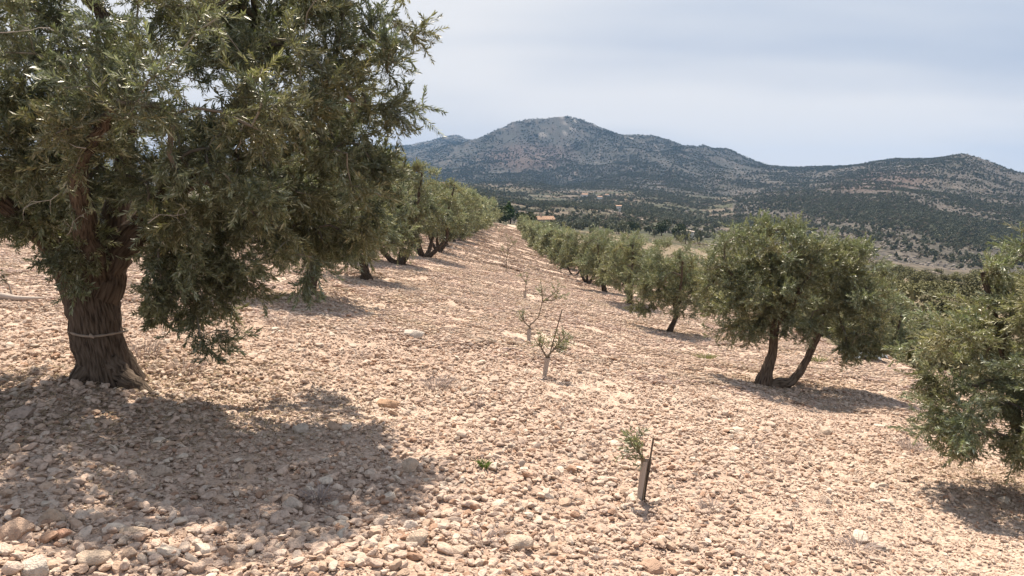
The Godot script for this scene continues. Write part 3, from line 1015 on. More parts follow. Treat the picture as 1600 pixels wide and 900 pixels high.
	for k in 6:
		var stems: int = [1, 2, 3, 2, 1, 4][k]
		var tall: float = [2.7, 2.9, 2.8, 2.6, 2.9, 2.9][k]
		limbs = lean(rng, stems, 1.0 + 0.1 * k, tall)
		blobs = []
		for q in 6:
			var a := TAU * q / 6.0 + rng.randf()
			var r := rng.randf_range(0.45, 0.8)
			blobs.append([Vector3(cos(a) * r, rng.randf_range(0.85, 1.5) + (0.2 if k == 2 or k == 5 else 0.0), sin(a) * r), Vector3(0.68, rng.randf_range(0.5, 0.65), 0.68) * rng.randf_range(0.9, 1.2), 34, rng.randf_range(0.1, 0.6)])
		blobs.append([Vector3(rng.randf_range(-0.2, 0.2), tall - 0.85, 0), Vector3(0.9, 0.7, 0.9), 56, 0.0])
		g = grow(rng, limbs, blobs, {"twigs": 14, "low": [0.42, 0.4, 0.62, 0.6, 0.5, 0.6][k], "tone": [1.0, 1.1, 0.9, 1.12, 1.0, 1.18][k]})
		kinds.append(g)
	var far_kinds := []
	for k in 3:
		limbs = lean(rng, k + 1, 1.2, 2.9)
		blobs = []
		for q in 5:
			var a := TAU * q / 5.0 + rng.randf()
			blobs.append([Vector3(cos(a) * 0.7, rng.randf_range(0.8, 1.5), sin(a) * 0.7), Vector3(0.7, 0.55, 0.7), 22, 0.3])
		blobs.append([Vector3(0, 2.1, 0), Vector3(0.9, 0.7, 0.9), 40, 0.0])
		far_kinds.append(grow(rng, limbs, blobs, {"twigs": 12, "low": 0.25, "twig_size": 1.15}))
	var proto := {}
	var rows := [
		# name of the row, x at the camera, drift, distances, scale
		["left row", -3.3, 0.0, [12.8, 17.6, 23.2, 28.6, 34.0, 39.5, 45.0, 51.0, 57.0, 63.0, 69.5, 76.0, 83.0, 90.0, 97.0, 104.0, 111.0], 1.12],
		["right row", 4.1, -0.02, [17.9, 24.9, 30.2, 36.0, 41.4, 47.5, 53.4, 59.0, 65.0, 70.6, 77.0, 83.0, 89.5, 96.0, 102.0, 108.0, 114.0], 0.86],
		["lower row past the bank", 11.8, -0.02, [24.0, 30.0, 36.0, 42.0, 48.5, 55.0, 61.0, 67.5, 74.0, 81.0, 88.0, 95.0], 1.0],
		["upper row behind the largest olive", -12.2, 0.0, [24.0, 30.5, 37.0, 43.0, 50.0, 57.0], 1.0],
	]
	var want := {"left row": [0, 1, 2, 5], "right row": [4, 3, 1, 2]}
	for row in rows:
		var ds: Array = row[3]
		for k in ds.size():
			var d: float = ds[k]
			var far := d > 46.0
			var kind := (k * 2 + int(row[1] > 0.0)) % 6
			if want.has(row[0]) and k < 4: kind = want[row[0]][k]
			if far: kind = k % 3
			var key := "%s%d" % ["far" if far else "near", kind]
			var x: float = row[1] + row[2] * d + rng.randf_range(-0.15, 0.15)
			var nth := k + (1 if row[0] == "left row" else (2 if row[0] == "right row" else 0))
			var label := "%s olive tree of the %s counted from the camera" % [ordinal(nth), row[0]]
			var group := "olive trees of the " + String(row[0])
			var t: Node3D
			if proto.has(key):
				t = proto[key].duplicate()
				t.name = numbered("olive_tree")
				add_child(t)
				tag(t, label, "olive tree", group)
			else:
				t = olive(far_kinds[kind] if far else kinds[kind], label, group, Vector3.ZERO, far)
				proto[key] = t
			t.position = on(x, d)
			t.rotation.y = rng.randf() * TAU
			var s: float = row[4] * rng.randf_range(0.82, 1.12)
			if row[0] == "right row" and k < 2: s = [0.78, 0.95][k]
			t.scale = Vector3(s, s * rng.randf_range(0.93, 1.06), s)

func dead_twigs(rng: RandomNumberGenerator, tree: Node3D, at: Array) -> void:
	# leafless pale sprigs among the leaves
	var s := Soup.new()
	for p in at:
		var dir := (rv(rng) + Vector3(0.2, -0.1, 0.4)).normalized()
		var pts := [p]
		var radii := [0.0036]
		var q: Vector3 = p
		for k in 5:
			dir = (dir + rv(rng) * 0.55).normalized()
			q += dir * 0.055
			pts.append(q)
			radii.append(0.0036 - 0.0005 * (k + 1))
			if k > 0:
				var e := (dir + rv(rng) * 1.2).normalized()
				var f := q + e * 0.05
				var g := f + (e + rv(rng) * 0.7).normalized() * 0.04
				s.tube([q, f, g], [0.0021, 0.0016, 0.0009], 4, Color(0.34, 0.31, 0.27))
		s.tube(pts, radii, 4, Color(0.33, 0.30, 0.26))
	part("dead_twigs", s.done(), M.twig, tree).set_meta("kind", "stuff")

# ------------------------------------------------------------------ saplings
func sapling(at: Vector3, label: String, guard_h: float, guard_r: float, tilt: Vector3, stake: Array, stems: Array, sprigs: int, rng: RandomNumberGenerator) -> void:
	var t := thing("olive_sapling", label, "sapling", at, "young olive trees down the middle")
	if guard_h > 0.0:
		# a split plastic sleeve, open on one side, a little wider at the top
		var s := Soup.new()
		var n := 14
		var gap := 1.55 if tilt.x < 0.14 and tilt.x > 0.05 else 4.2
		for layer in 2:
			var inner := layer * -0.0025
			var start := s.v.size()
			for k in n + 1:
				var a := gap + (TAU - 1.5) * k / n
				for e in 3:
					var h := e / 2.0
					var r := guard_r * (0.75 + 0.3 * h) + inner
					s.v.append(Vector3(cos(a) * r, -0.02 + h * guard_h, sin(a) * r) + tilt * h * guard_h)
					s.n.append(Vector3(cos(a), 0, sin(a)))
					s.c.append(Color(0.37, 0.32, 0.28))
					s.uv.append(Vector2.ZERO)
			for k in n:
				for e in 2:
					var q := start + k * 3 + e
					s.i.append_array(PackedInt32Array([q, q + 1, q + 3, q + 3, q + 1, q + 4]))
		part("guard_sleeve", s.done(), M.guard, t)
	if stake.size() > 0:
		var s := Soup.new()
		var b: Vector3 = stake[0]
		var e: Vector3 = stake[1]
		var pts := []
		var radii := []
		for k in 6:
			pts.append(b.lerp(e, k / 5.0))
			radii.append(stake[2] * (1.0 - 0.25 * k / 5.0) * (1.0 + 0.1 * (k % 2)))
		s.tube(pts, radii, 7, Color(0.13, 0.10, 0.075))
		part("stake", s.done(), M.twig, t)
	var w := Soup.new()
	var l := Soup.new()
	for st in stems:
		var pts := []
		var radii := []
		for k in st.size():
			pts.append(st[k])
			radii.append(lerpf(0.014, 0.005, k / float(st.size() - 1)))
		w.tube(pts, radii, 5, Color(0.17, 0.14, 0.105))
		for k in int(sprigs * 1.4):
			var f: float = lerpf(0.45, 0.999, rng.randf()) * (st.size() - 1)
			var i := mini(int(f), st.size() - 2)
			var a: Vector3 = pts[i]
			var c: Vector3 = pts[i + 1]
			var q := a.lerp(c, f - i)
			var dir := ((c - a).normalized() * 0.6 + rv(rng) * 0.8 + Vector3(0, 0.25, 0)).normalized()
			var len := rng.randf_range(0.08, 0.17)
			w.tube([q, q + dir * len], [0.003, 0.0015], 4, Color(0.2, 0.175, 0.12))
			for e in 11:
				var p := q + dir * len * rng.randf_range(0.2, 1.0)
				var ld := (dir * 0.8 + rv(rng) * 0.8).normalized()
				l.leaf(p, ld, ld.cross(rv(rng)).normalized(), rng.randf_range(0.03, 0.05), 0.0055, 0.002, leaf_color(rng))
	part("stem", w.done(), M.twig, t)
	if l.v.size(): part("leaves", l.done(), M.leaf, t)

func build_saplings() -> void:
	var rng := RandomNumberGenerator.new()
	rng.seed = 303
	sapling(spot(1000, 785), "nearest young olive in a split pale sleeve with a dark stake", 0.31, 0.034, Vector3(0.12, 0, 0), [Vector3(0.02, -0.05, -0.015), Vector3(0.085, 0.44, -0.02), 0.008],
		[[Vector3(0.01, 0, 0), Vector3(0.03, 0.22, 0.01), Vector3(0.0, 0.32, 0.02), Vector3(-0.05, 0.43, 0.02)], [Vector3(0.03, 0.2, 0), Vector3(0.02, 0.3, 0.02), Vector3(-0.02, 0.36, 0.03), Vector3(-0.06, 0.40, 0.04)]], 9, rng)
	sapling(spot(850, 589), "young olive in a pale sleeve tied to a tall leaning cane", 0.25, 0.034, Vector3(0.15, 0, 0), [Vector3(0.0, 0.02, -0.01), Vector3(0.21, 0.80, -0.03), 0.0085],
		[[Vector3(0.01, 0, 0), Vector3(0.04, 0.25, 0.01), Vector3(0.13, 0.36, 0.02), Vector3(0.25, 0.5, 0.02)], [Vector3(0.04, 0.22, 0), Vector3(-0.03, 0.34, 0.02), Vector3(-0.06, 0.40, 0.03)], [Vector3(0.04, 0.25, 0), Vector3(0.12, 0.34, 0.03), Vector3(0.24, 0.38, 0.03)]], 12, rng)
	sapling(spot(826, 533), "forked young olive with twiggy branches behind the leaning cane", 0.2, 0.036, Vector3(0.03, 0, 0), [],
		[[Vector3(0, 0, 0), Vector3(0.02, 0.24, 0), Vector3(0.15, 0.36, 0), Vector3(0.21, 0.62, 0), Vector3(0.2, 0.82, 0)], [Vector3(0.21, 0.6, 0), Vector3(0.32, 0.68, 0), Vector3(0.46, 0.8, 0)], [Vector3(0.02, 0.2, 0), Vector3(-0.06, 0.28, 0), Vector3(-0.12, 0.38, 0)], [Vector3(0.2, 0.62, 0), Vector3(0.36, 0.62, 0), Vector3(0.56, 0.72, 0.03)]], 7, rng)
	sapling(spot(820, 466), "sparse young olive in a short grey sleeve beyond the forked one", 0.2, 0.045, Vector3.ZERO, [],
		[[Vector3(0, 0, 0), Vector3(0.02, 0.25, 0), Vector3(0.05, 0.5, 0), Vector3(0.1, 0.62, 0)], [Vector3(0.03, 0.4, 0), Vector3(-0.05, 0.52, 0), Vector3(-0.1, 0.58, 0)]], 5, rng)
	sapling(spot(791, 425), "thin dark young olive farther up the middle of the stony ground", 0.0, 0.0, Vector3.ZERO, [],
		[[Vector3(0, 0, 0), Vector3(0.01, 0.45, 0), Vector3(0.08, 0.85, 0), Vector3(0.2, 1.2, 0)], [Vector3(0.02, 0.5, 0), Vector3(-0.1, 0.75, 0), Vector3(-0.2, 0.95, 0)], [Vector3(0.06, 0.8, 0), Vector3(0.25, 1.0, 0), Vector3(0.32, 1.1, 0)]], 9, rng)
	sapling(spot(793, 393), "small twiggy young olive beyond the thin dark one", 0.0, 0.0, Vector3.ZERO, [],
		[[Vector3(0, 0, 0), Vector3(0.0, 0.5, 0), Vector3(0.05, 0.9, 0), Vector3(-0.1, 1.1, 0)], [Vector3(0.0, 0.6, 0), Vector3(0.15, 0.8, 0), Vector3(0.3, 0.95, 0)]], 9, rng)
	sapling(spot(780, 371), "farthest bushy young olive near the crest of the ground", 0.0, 0.0, Vector3.ZERO, [],
		[[Vector3(0, 0, 0), Vector3(0.0, 0.6, 0), Vector3(0.1, 1.2, 0)], [Vector3(0.0, 0.5, 0), Vector3(-0.25, 0.9, 0), Vector3(-0.35, 1.2, 0)], [Vector3(0.0, 0.5, 0), Vector3(0.25, 0.9, 0), Vector3(0.4, 1.1, 0)]], 14, rng)

# ------------------------------------------------------------------ valley and hills: trees, houses, walls
func clump_mesh(rng: RandomNumberGenerator, count: int, leaf: float, a: Color, b: Color, shape := 0) -> ArrayMesh:
	# a crown of many small leafy faces, one metre high and wide, on its foot at y = 0
	var s := Soup.new()
	var lobes := []
	for k in 7:
		lobes.append([Vector3(rng.randf_range(-0.25, 0.25), rng.randf_range(0.35, 0.75), rng.randf_range(-0.25, 0.25)), rng.randf_range(0.17, 0.27)])
	for k in count:
		var lo: Array = lobes[k % 7]
		var dir := rv(rng)
		var p: Vector3 = lo[0] + dir * lo[1] * pow(rng.randf(), 0.35)
		if shape == 1: p = Vector3(p.x * (1.15 - p.y), p.y, p.z * (1.15 - p.y)) + Vector3(0, 0.05, 0)
		var d := rv(rng)
		var col := a.lerp(b, rng.randf())
		s.leaf(p - d * leaf * 0.5, d, d.cross(rv(rng)).normalized(), leaf * rng.randf_range(0.7, 1.3), leaf * 0.42, leaf * 0.1, col)
	return s.done()

func trunk_mesh(h: float, r: float) -> ArrayMesh:
	var s := Soup.new()
	s.tube([Vector3(0, -0.06, 0), Vector3(0.01, h * 0.5, 0), Vector3(0.02, h, 0.01)], [r, r * 0.8, r * 0.55], 6, Color(0.11, 0.085, 0.07))
	return s.done()

func tree(called: String, label: String, cat: String, group: String, at: Vector3, crown: Mesh, trunk: Mesh, size: Vector3, turn: float) -> void:
	var t := thing(called, label, cat, at, group, turn)
	t.scale = size
	part("trunk", trunk, M.twig, t)
	part("crown", crown, M.far_leaf, t)

func build_valley() -> void:
	var rng := RandomNumberGenerator.new()
	rng.seed = 404
	var dark := [Color(0.105, 0.11, 0.076), Color(0.155, 0.16, 0.112)]
	var crowns := []
	for k in 4: crowns.append(clump_mesh(rng, 150, 0.15, dark[0], dark[1], k % 2))
	var fine := []
	for k in 3: fine.append(clump_mesh(rng, 900, 0.075, Color(0.035, 0.05, 0.022), Color(0.075, 0.09, 0.04)))
	var conifer := clump_mesh(rng, 900, 0.075, Color(0.035, 0.06, 0.02), Color(0.07, 0.11, 0.035), 1)
	var trunk := trunk_mesh(0.5, 0.035)
	var scrub := clump_mesh(rng, 90, 0.2, Color(0.105, 0.10, 0.075), Color(0.155, 0.14, 0.11))
	# named trees of the valley
	tree("carob_tree", "lone round dark tree standing above the far left row", "tree", "", on(-32.4, 450.0, -1.0), fine[0], trunk, Vector3(11.0, 10.2, 11.0), 0.4)
	tree("conifer", "pointed green conifer at the far end of the rows", "tree", "conifers at the end of the rows", on(-0.4, 185.0, -0.2), conifer, trunk, Vector3(6.5, 6.6, 6.5), 1.0)
	tree("conifer", "low dark conifer left of the pointed one at the rows' end", "tree", "conifers at the end of the rows", on(-2.6, 176.0, -0.6), fine[1], trunk, Vector3(6.0, 4.6, 6.0), 2.0)
	tree("conifer", "bushy yellowish green tree right of the pointed conifer", "tree", "conifers at the end of the rows", on(3.6, 180.0, -0.6), fine[2], trunk, Vector3(6.5, 5.0, 6.5), 2.9)
	tree("carob_tree", "dark rounded tree left of the small white house", "tree", "dark trees beside the white house", on(49.5, 262.0, -0.4), fine[1], trunk, Vector3(6.5, 6.3, 6.0), 0.2)
	tree("carob_tree", "dark broad tree touching the small white house", "tree", "dark trees beside the white house", on(55.0, 262.0, -0.4), fine[2], trunk, Vector3(7.0, 6.4, 6.0), 1.2)
	tree("carob_tree", "smaller dark tree farthest left of the white house", "tree", "dark trees beside the white house", on(39.5, 262.0, -0.4), fine[0], trunk, Vector3(5.0, 4.6, 5.0), 2.2)
	houses(rng)
	# pines one can tell apart on the nearer slopes
	var n := 0
	var where := ["dark pine among its like on the nearer right-hand hillside", "dark pine among its like in the valley fields"]
	var tries := 0
	var near_trees := []
	while n < 280 and tries < 9000:
		tries += 1
		var hill := rng.randf() < 0.6
		var d := rng.randf_range(330.0, 560.0) if hill else rng.randf_range(175.0, 520.0)
		var b := rng.randf_range(0.22, 0.66) if hill else rng.randf_range(-0.07, 0.24)
		var x := b * d
		if n_patch.get_noise_2d(x * 1.2, -d * 1.2) < (-0.25 if hill else -0.1): continue
		var h := rng.randf_range(2.0, 4.6)
		var w := h * rng.randf_range(0.75, 1.1)
		tree("pine_tree", where[0] if hill else where[1], "pine tree", "pines dotted over the near hillside" if hill else "pines dotted over the valley", on(x, d, -0.1), crowns[n % 4], trunk, Vector3(w, h, w), rng.randf() * TAU)
		n += 1
	# the woods and scrub farther up, uncountable
	var wood := [PackedFloat32Array(), PackedFloat32Array()]
	var bushes := PackedFloat32Array()
	for k in 400000:
		var d := 300.0 * exp(pow(rng.randf(), 0.62) * 2.5)
		var b := rng.randf_range(-0.16, 0.68)
		var x := b * d
		var dens := n_patch.get_noise_2d(x * 0.9, -d * 0.28) * 0.55 + n_patch.get_noise_2d(x * 2.6, -d * 1.4) * 0.25 + (0.34 if b < 0.26 else 0.31)
		var forest := false
		var valley := (d + b * 900.0 < 1250.0) if b < 0.28 else d < 315.0
		if b < 0.17 and d > 1280.0 and d < 1850.0:
			forest = true
			dens += 0.55
		if valley: dens -= 0.22
		if b < 0.12 and d > 520.0 and d < 640.0 and b > 0.0: dens += 0.7
		if d > 1900.0 and b < 0.1: dens -= 0.05
		if d < 560.0 and not valley: dens -= 0.1
		if rng.randf() > clampf(dens * 1.5, 0.02, 1.0): continue
		var y := height(x, -d)
		var g := rng.randf_range(0.75, 1.25)
		if rng.randf() < (0.36 if not valley else 0.35):
			var h := rng.randf_range(1.8, 4.4) * (1.0 + smoothstep(900.0, 2400.0, d) * 0.7)
			var w := h * rng.randf_range(0.8, 1.2)
			put(wood[k % 2], Basis(Vector3.UP, rng.randf() * TAU) * Basis.from_scale(Vector3(w, h, w)), Vector3(x, y - 0.3 * h, -d), Color(g, g, g))
		else:
			var h := rng.randf_range(0.8, 1.8) * (1.0 + smoothstep(900.0, 2400.0, d) * 0.6)
			put(bushes, Basis(Vector3.UP, rng.randf() * TAU) * Basis.from_scale(Vector3(h * 1.5, h, h * 1.5)), Vector3(x, y - 0.25 * h, -d), Color(g, g * rng.randf_range(0.9, 1.0), g * 0.9))
	print("woods ", (wood[0].size() + wood[1].size()) / 16, " scrub ", bushes.size() / 16)
	tag(many("pine_woods", crowns[0], M.far_leaf, wood[0], self), "dark pine woods spread over the far mountain and hills", "woods", "", "stuff")
	tag(many("hill_woods", crowns[1], M.far_leaf, wood[1], self), "pointed pines mixed through the woods on the hills", "woods", "", "stuff")
	tag(many("scrub", scrub, M.far_leaf, bushes, self), "low grey green scrub between the pines on the hills", "scrub", "", "stuff")
	# bare rocks on the hillside
	var rock := stone_mesh(rng, 1, 7, 0.1)
	var rb := PackedFloat32Array()
	for k in 26000:
		var d := 300.0 * exp(pow(rng.randf(), 0.9) * 2.2)
		var b := rng.randf_range(-0.1, 0.7)
		var x := b * d
		if n_patch.get_noise_2d(x * 2.1 + 400.0, -d * 2.1) < 0.12: continue
		var r := rng.randf_range(0.3, 1.1) * (1.0 + smoothstep(800.0, 2400.0, d))
		var g := rng.randf_range(0.75, 1.1)
		put(rb, rbasis(rng) * Basis.from_scale(Vector3(r, r * 0.7, r)), on(x, d, r * 0.1), Color(0.30 * g, 0.26 * g, 0.23 * g))
	tag(many("hillside_rocks", rock, M.stone, rb, self), "pale bare rocks scattered over the hills", "rocks", "", "stuff")

func houses(rng: RandomNumberGenerator) -> void:
	# tiled farmhouse beyond the right row
	var p := on(13.6, 330.0, -0.1)
	var t := thing("farmhouse", "low farmhouse with an orange tiled roof beyond the right row", "house", p, "", 0.25)
	var s := Soup.new()
	s.box(Vector3(-3.4, -0.5, -2.6), Vector3(3.4, 2.6, 2.6), Color(0.58, 0.47, 0.36))
	part("wall", s.done(), M.plaster, t)
	s = Soup.new()
	var tile := Color(0.40, 0.26, 0.18)
	for side in [-1.0, 1.0]:
		var b := Basis(Vector3.RIGHT, side * 0.42)
		for k in 18:
			var x0 := -3.8 + k * 0.422
			var f := rng.randf_range(0.85, 1.15)
			s.box(Vector3(x0, -0.06, -1.75), Vector3(x0 + 0.39, 0.06 + 0.04 * (k % 2), 1.75), Color(tile.r * f, tile.g * f, tile.b * f), b, Vector3(0, 3.25, side * 1.5))
	var roof := part("roof", s.done(), M.plaster, t)
	s = Soup.new()
	s.box(Vector3(-2.0, 2.9, -0.3), Vector3(-1.4, 5.2, 0.3), Color(0.62, 0.5, 0.4))
	part("chimney", s.done(), M.plaster, roof)
	var win := Soup.new()
	win.box(Vector3(-0.45, -0.5, -0.03), Vector3(0.45, 0.5, 0.03), Color(0.1, 0.1, 0.1))
	var wm := win.done()
	for x in [-2.0, 1.8]:
		var w := part("window", wm, M.glass, t)
		w.position = Vector3(x, 1.5, 2.6)
	# small white house beside the dark trees
	p = on(59.3, 264.0, -0.1)
	t = thing("white_house", "small white house right of the two dark trees", "house", p, "", -0.3)
	s = Soup.new()
	s.box(Vector3(-1.3, -0.6, -1.5), Vector3(1.3, 2.7, 1.5), Color(0.74, 0.70, 0.64))
	part("wall", s.done(), M.plaster, t)
	s = Soup.new()
	s.box(Vector3(-1.5, 0, -1.7), Vector3(1.5, 0.16, 1.7), Color(0.6, 0.5, 0.42), Basis(Vector3.BACK, -0.16), Vector3(0, 2.84, 0))
	part("roof", s.done(), M.plaster, t)
	var w2 := part("window", wm, M.glass, t)
	w2.position = Vector3(-0.5, 1.5, 1.51)
	w2.scale = Vector3(0.7, 0.8, 1)
	# distant white houses
	var far := [[912, 304, 900.0, 7.0, "leftmost white house in the distance below the mountain"], [936, 314, 820.0, 5.0, "white house in the distance right of the first pair"], [948, 307, 950.0, 4.5, "tiny white house highest of those below the mountain"], [966, 322, 560.0, 4.0, "white hut behind the top of the utility pole"], [690, 288, 1000.0, 8.0, "pale farm building at the mountain's foot above the left row"]]
	for f in far:
		var d: float = f[2]
		var x: float = (f[0] - 800.0) / 1236.0 * d
		t = thing("distant_house", f[4], "house", on(x, d, 0.2), "white houses in the distance", rng.randf_range(-0.5, 0.5))
		var k: float = f[3]
		s = Soup.new()
		s.box(Vector3(-k * 0.5, -1.5, -k * 0.35), Vector3(k * 0.5, 2.8, k * 0.35), Color(0.78, 0.75, 0.70))
		part("wall", s.done(), M.plaster, t)
		s = Soup.new()
		for side in [-1.0, 1.0]:
			s.box(Vector3(-k * 0.53, 0, -k * 0.2), Vector3(k * 0.53, 0.2, k * 0.22), Color(0.50, 0.32, 0.22), Basis(Vector3.RIGHT, side * 0.35), Vector3(0, 3.1, side * k * 0.19))
		part("roof", s.done(), M.plaster, t)
	# utility pole
	p = on((967.0 - 800.0) / 1236.0 * 330.0, 330.0, -0.4)
	t = thing("utility_pole", "thin utility pole with a pale box on top in the valley", "pole", p)
	s = Soup.new()
	s.tube([Vector3(0, 0, 0), Vector3(0.05, 4, 0), Vector3(0.1, 8.6, 0)], [0.17, 0.14, 0.1], 8, Color(0.16, 0.13, 0.11))
	part("post", s.done(), M.twig, t)
	s = Soup.new()
	s.box(Vector3(-0.9, 8.0, -0.07), Vector3(0.9, 8.15, 0.07), Color(0.3, 0.28, 0.26))
	part("crossarm", s.done(), M.twig, t)
	s = Soup.new()
	s.box(Vector3(-0.35, 7.0, 0.1), Vector3(0.5, 7.9, 0.6), Color(0.6, 0.58, 0.55))
	part("transformer", s.done(), M.plaster, t)
	# dry stone terrace walls across the valley
	var walls := [
		[902, 318, 958, 331, "dry stone terrace wall left of the utility pole"],
		[930, 326, 1005, 345, "long dry stone terrace wall running past the pole's foot"],
		[1084, 381, 1150, 388, "pale stone wall right of the small white house"],
		[700, 296, 750, 300, "pale terrace wall right of the lone round dark tree"],
		[1400, 420, 1470, 429, "stone terrace wall in the green field right of the forked olive"],
		[770, 305, 830, 314, "broken pale terrace wall above the end of the rows"],
	]
	for e in walls:
		var a := spot(e[0], e[1])
		var b := spot(e[2], e[3])
		t = thing("terrace_wall", e[4], "wall", a, "terrace walls in the valley")
		s = Soup.new()
		var far_ := -a.z
		var size := clampf(far_ * 0.0022, 0.35, 1.3)
		var len := a.distance_to(b)
		var m := mini(int(len / size), 220)
		for k in m:
			var f := k / float(m)
			var q := a.lerp(b, f)
			q.y = height(q.x, q.z)
			if rng.randf() < 0.12: continue
			for c in 2:
				var g := rng.randf_range(0.75, 1.15)
				s.box(Vector3(-size * 0.55, -0.3, -0.4), Vector3(size * 0.5, size * 0.5, 0.4), Color(0.50 * g, 0.42 * g, 0.34 * g), Basis(Vector3.UP, rng.randf_range(-0.4, 0.4)), q - a + Vector3(0, c * size * 0.5 * rng.randf(), 0), size * 0.15, rng)
		part("stones", s.done(), M.stone, t)

# ------------------------------------------------------------------ small things on the ground
func tuft(at: Vector3, label: String, cat: String, called: String, blades: int, tall: float, wide: float, a: Color, b: Color, rng: RandomNumberGenerator, thin := 0.0022, group := "") -> void:
	var t := thing(called, label, cat, at, group)
	var s := Soup.new()
	for k in blades:
		var ang := rng.randf() * TAU
		var out := Vector3(cos(ang), 0, sin(ang))
		var foot := out * rng.randf() * wide * 0.35
		var reach := out * wide * rng.randf_range(0.2, 0.6)
		var h := tall * rng.randf_range(0.4, 1.0)
		var mid := foot + reach * 0.45 + Vector3(0, h * 0.7, 0)
		var tip := foot + reach + Vector3(0, h, 0) + rv(rng) * tall * 0.12
		s.tube([foot - Vector3(0, 0.02, 0), mid, tip], [thin, thin * 0.8, thin * 0.35], 3, a.lerp(b, rng.randf()))
		for q in 2:
			var f := mid.lerp(tip, rng.randf())
			s.tube([f, f + (reach.normalized() + rv(rng)) * tall * 0.16], [thin * 0.6, thin * 0.3], 3, a.lerp(b, rng.randf()))
	part("stems", s.done(), M.dry, t)

func build_small_things() -> void:
	var rng := RandomNumberGenerator.new()
	rng.seed = 505
	var da := Color(0.30, 0.24, 0.22)
	var db := Color(0.42, 0.36, 0.33)
	var dry := [
		[1425, 705, 90, 0.12, 0.32, "dry grey tuft below the olive at the right edge"],
		[1112, 800, 60, 0.07, 0.16, "small dry grey tuft right of the nearest young olive"],
		[682, 607, 90, 0.12, 0.36, "dry brown tuft in the open ground right of the big shadow"],
		[500, 785, 70, 0.1, 0.2, "pale dry tuft on the lower rim of the big shadow"],
		[880, 648, 40, 0.08, 0.16, "tiny dry tuft below the young olive with the cane"],
		[1340, 858, 60, 0.06, 0.22, "flattened dry tuft near the bottom right"],
		[745, 640, 26, 0.12, 0.12, "few dry stalks left of the young olive with the cane"],
		[645, 462, 40, 0.16, 0.4, "dry weed in the open ground before the left row"],
		[440, 510, 60, 0.16, 0.4, "dry weed behind the hanging branch of the big tree"],
		[755, 850, 40, 0.06, 0.18, "dry sprig left of the long pale wedge of stone"],
		[225, 560, 60, 0.2, 0.35, "dry weeds just right of the big trunk"],
		[285, 585, 50, 0.16, 0.4, "thin weeds under the hanging branch of the big tree"],
		[1180, 700, 30, 0.07, 0.16, "few dry stalks in the open ground below the forked olive"],
		[930, 700, 26, 0.06, 0.14, "dry stalks just left above the nearest young olive"],
		[560, 560, 40, 0.1, 0.28, "dry weed in the open ground above the big shadow's tip"],
		[700, 520, 36, 0.1, 0.3, "dry weed right of the flat whitish slab"],
	]
	for e in dry:
		tuft(spot(e[0], e[1]), e[5], "dry weed", "dry_weed", e[2], e[3], e[4], da, db, rng, 0.0022, "dry weeds on the stony ground")
	tuft(spot(756, 731), "small bright green weed among the stones in the middle", "weed", "green_weed", 40, 0.045, 0.09, Color(0.10, 0.15, 0.035), Color(0.15, 0.20, 0.055), rng, 0.004)
	tuft(spot(1103, 562), "small green weed left of the forked olive's shadow", "weed", "green_weed", 50, 0.1, 0.3, Color(0.14, 0.17, 0.05), Color(0.22, 0.22, 0.08), rng, 0.005)
	tuft(spot(1278, 566), "green weed right of the leaning stem of the forked olive", "weed", "green_weed", 50, 0.1, 0.35, Color(0.14, 0.17, 0.05), Color(0.22, 0.22, 0.08), rng, 0.005)
	# fallen leaves under the nearer trees
	var lf := Soup.new()
	lf.leaf(Vector3(-0.5, 0, 0), Vector3.RIGHT, Vector3.BACK, 1.0, 0.11, 0.05, Color.WHITE)
	var lb := PackedFloat32Array()
	for e in [[-2.9, 5.9, 2.3, 5200], [4.2, 11.4, 1.4, 1600], [4.6, 6.3, 1.5, 1500], [-3.3, 12.7, 1.3, 900], [3.75, 17.9, 1.0, 500]]:
		for k in int(e[3]):
			var a := rng.randf() * TAU
			var r: float = e[2] * sqrt(rng.randf()) * rng.randf_range(0.4, 1.0)
			var x: float = e[0] + cos(a) * r
			var d: float = e[1] + sin(a) * r
			var sz := rng.randf_range(0.035, 0.06)
			var g := rng.randf_range(0.6, 1.2)
			put(lb, Basis(Quaternion(Vector3.UP, (Vector3.UP + rv(rng) * 0.5).normalized())) * Basis(Vector3.UP, rng.randf() * TAU) * Basis.from_scale(Vector3(sz, sz, sz)), on(x, d, rng.randf_range(0.012, 0.035)), Color(0.26 * g, 0.20 * g, 0.13 * g))
	tag(many("leaf_litter", lf.done(), M.dry, lb, self), "dry fallen olive leaves strewn among the stones under the trees", "leaf litter", "", "stuff")
	# cut branch lying on the ground at the far left
	var p := spot(20, 470)
	var t := thing("cut_branch", "cut grey branch with withered leaves lying at the far left", "branch", p)
	var s := Soup.new()
	s.tube([Vector3(-0.55, 0.16, 0.1), Vector3(-0.25, 0.09, 0.05), Vector3(0.05, 0.03, 0), Vector3(0.4, 0.03, -0.02)], [0.045, 0.05, 0.035, 0.012], 8, Color(0.42, 0.36, 0.31), 0.12, n_rock)
	s.tube([Vector3(0.0, 0.04, 0), Vector3(-0.1, 0.2, -0.1), Vector3(-0.25, 0.32, -0.12)], [0.014, 0.011, 0.006], 6, Color(0.2, 0.16, 0.13))
	part("wood", s.done(), M.twig, t)
	var l := Soup.new()
	for k in 60:
		var ld := (rv(rng) + Vector3(0.3, 0.3, 0)).normalized()
		l.leaf(Vector3(-0.25, 0.3, -0.1) + rv(rng) * 0.09, ld, ld.cross(rv(rng)).normalized(), rng.randf_range(0.06, 0.1), 0.009, 0.003, Color(0.06, 0.055, 0.035))
	part("leaves", l.done(), M.leaf, t)
	# rough bushes on the bank past the forked olive
	var bush := []
	for k in 3: bush.append(clump_mesh(rng, 700, 0.085, Color(0.13, 0.12, 0.07), Color(0.24, 0.21, 0.13)))
	var trunk := trunk_mesh(0.45, 0.03)
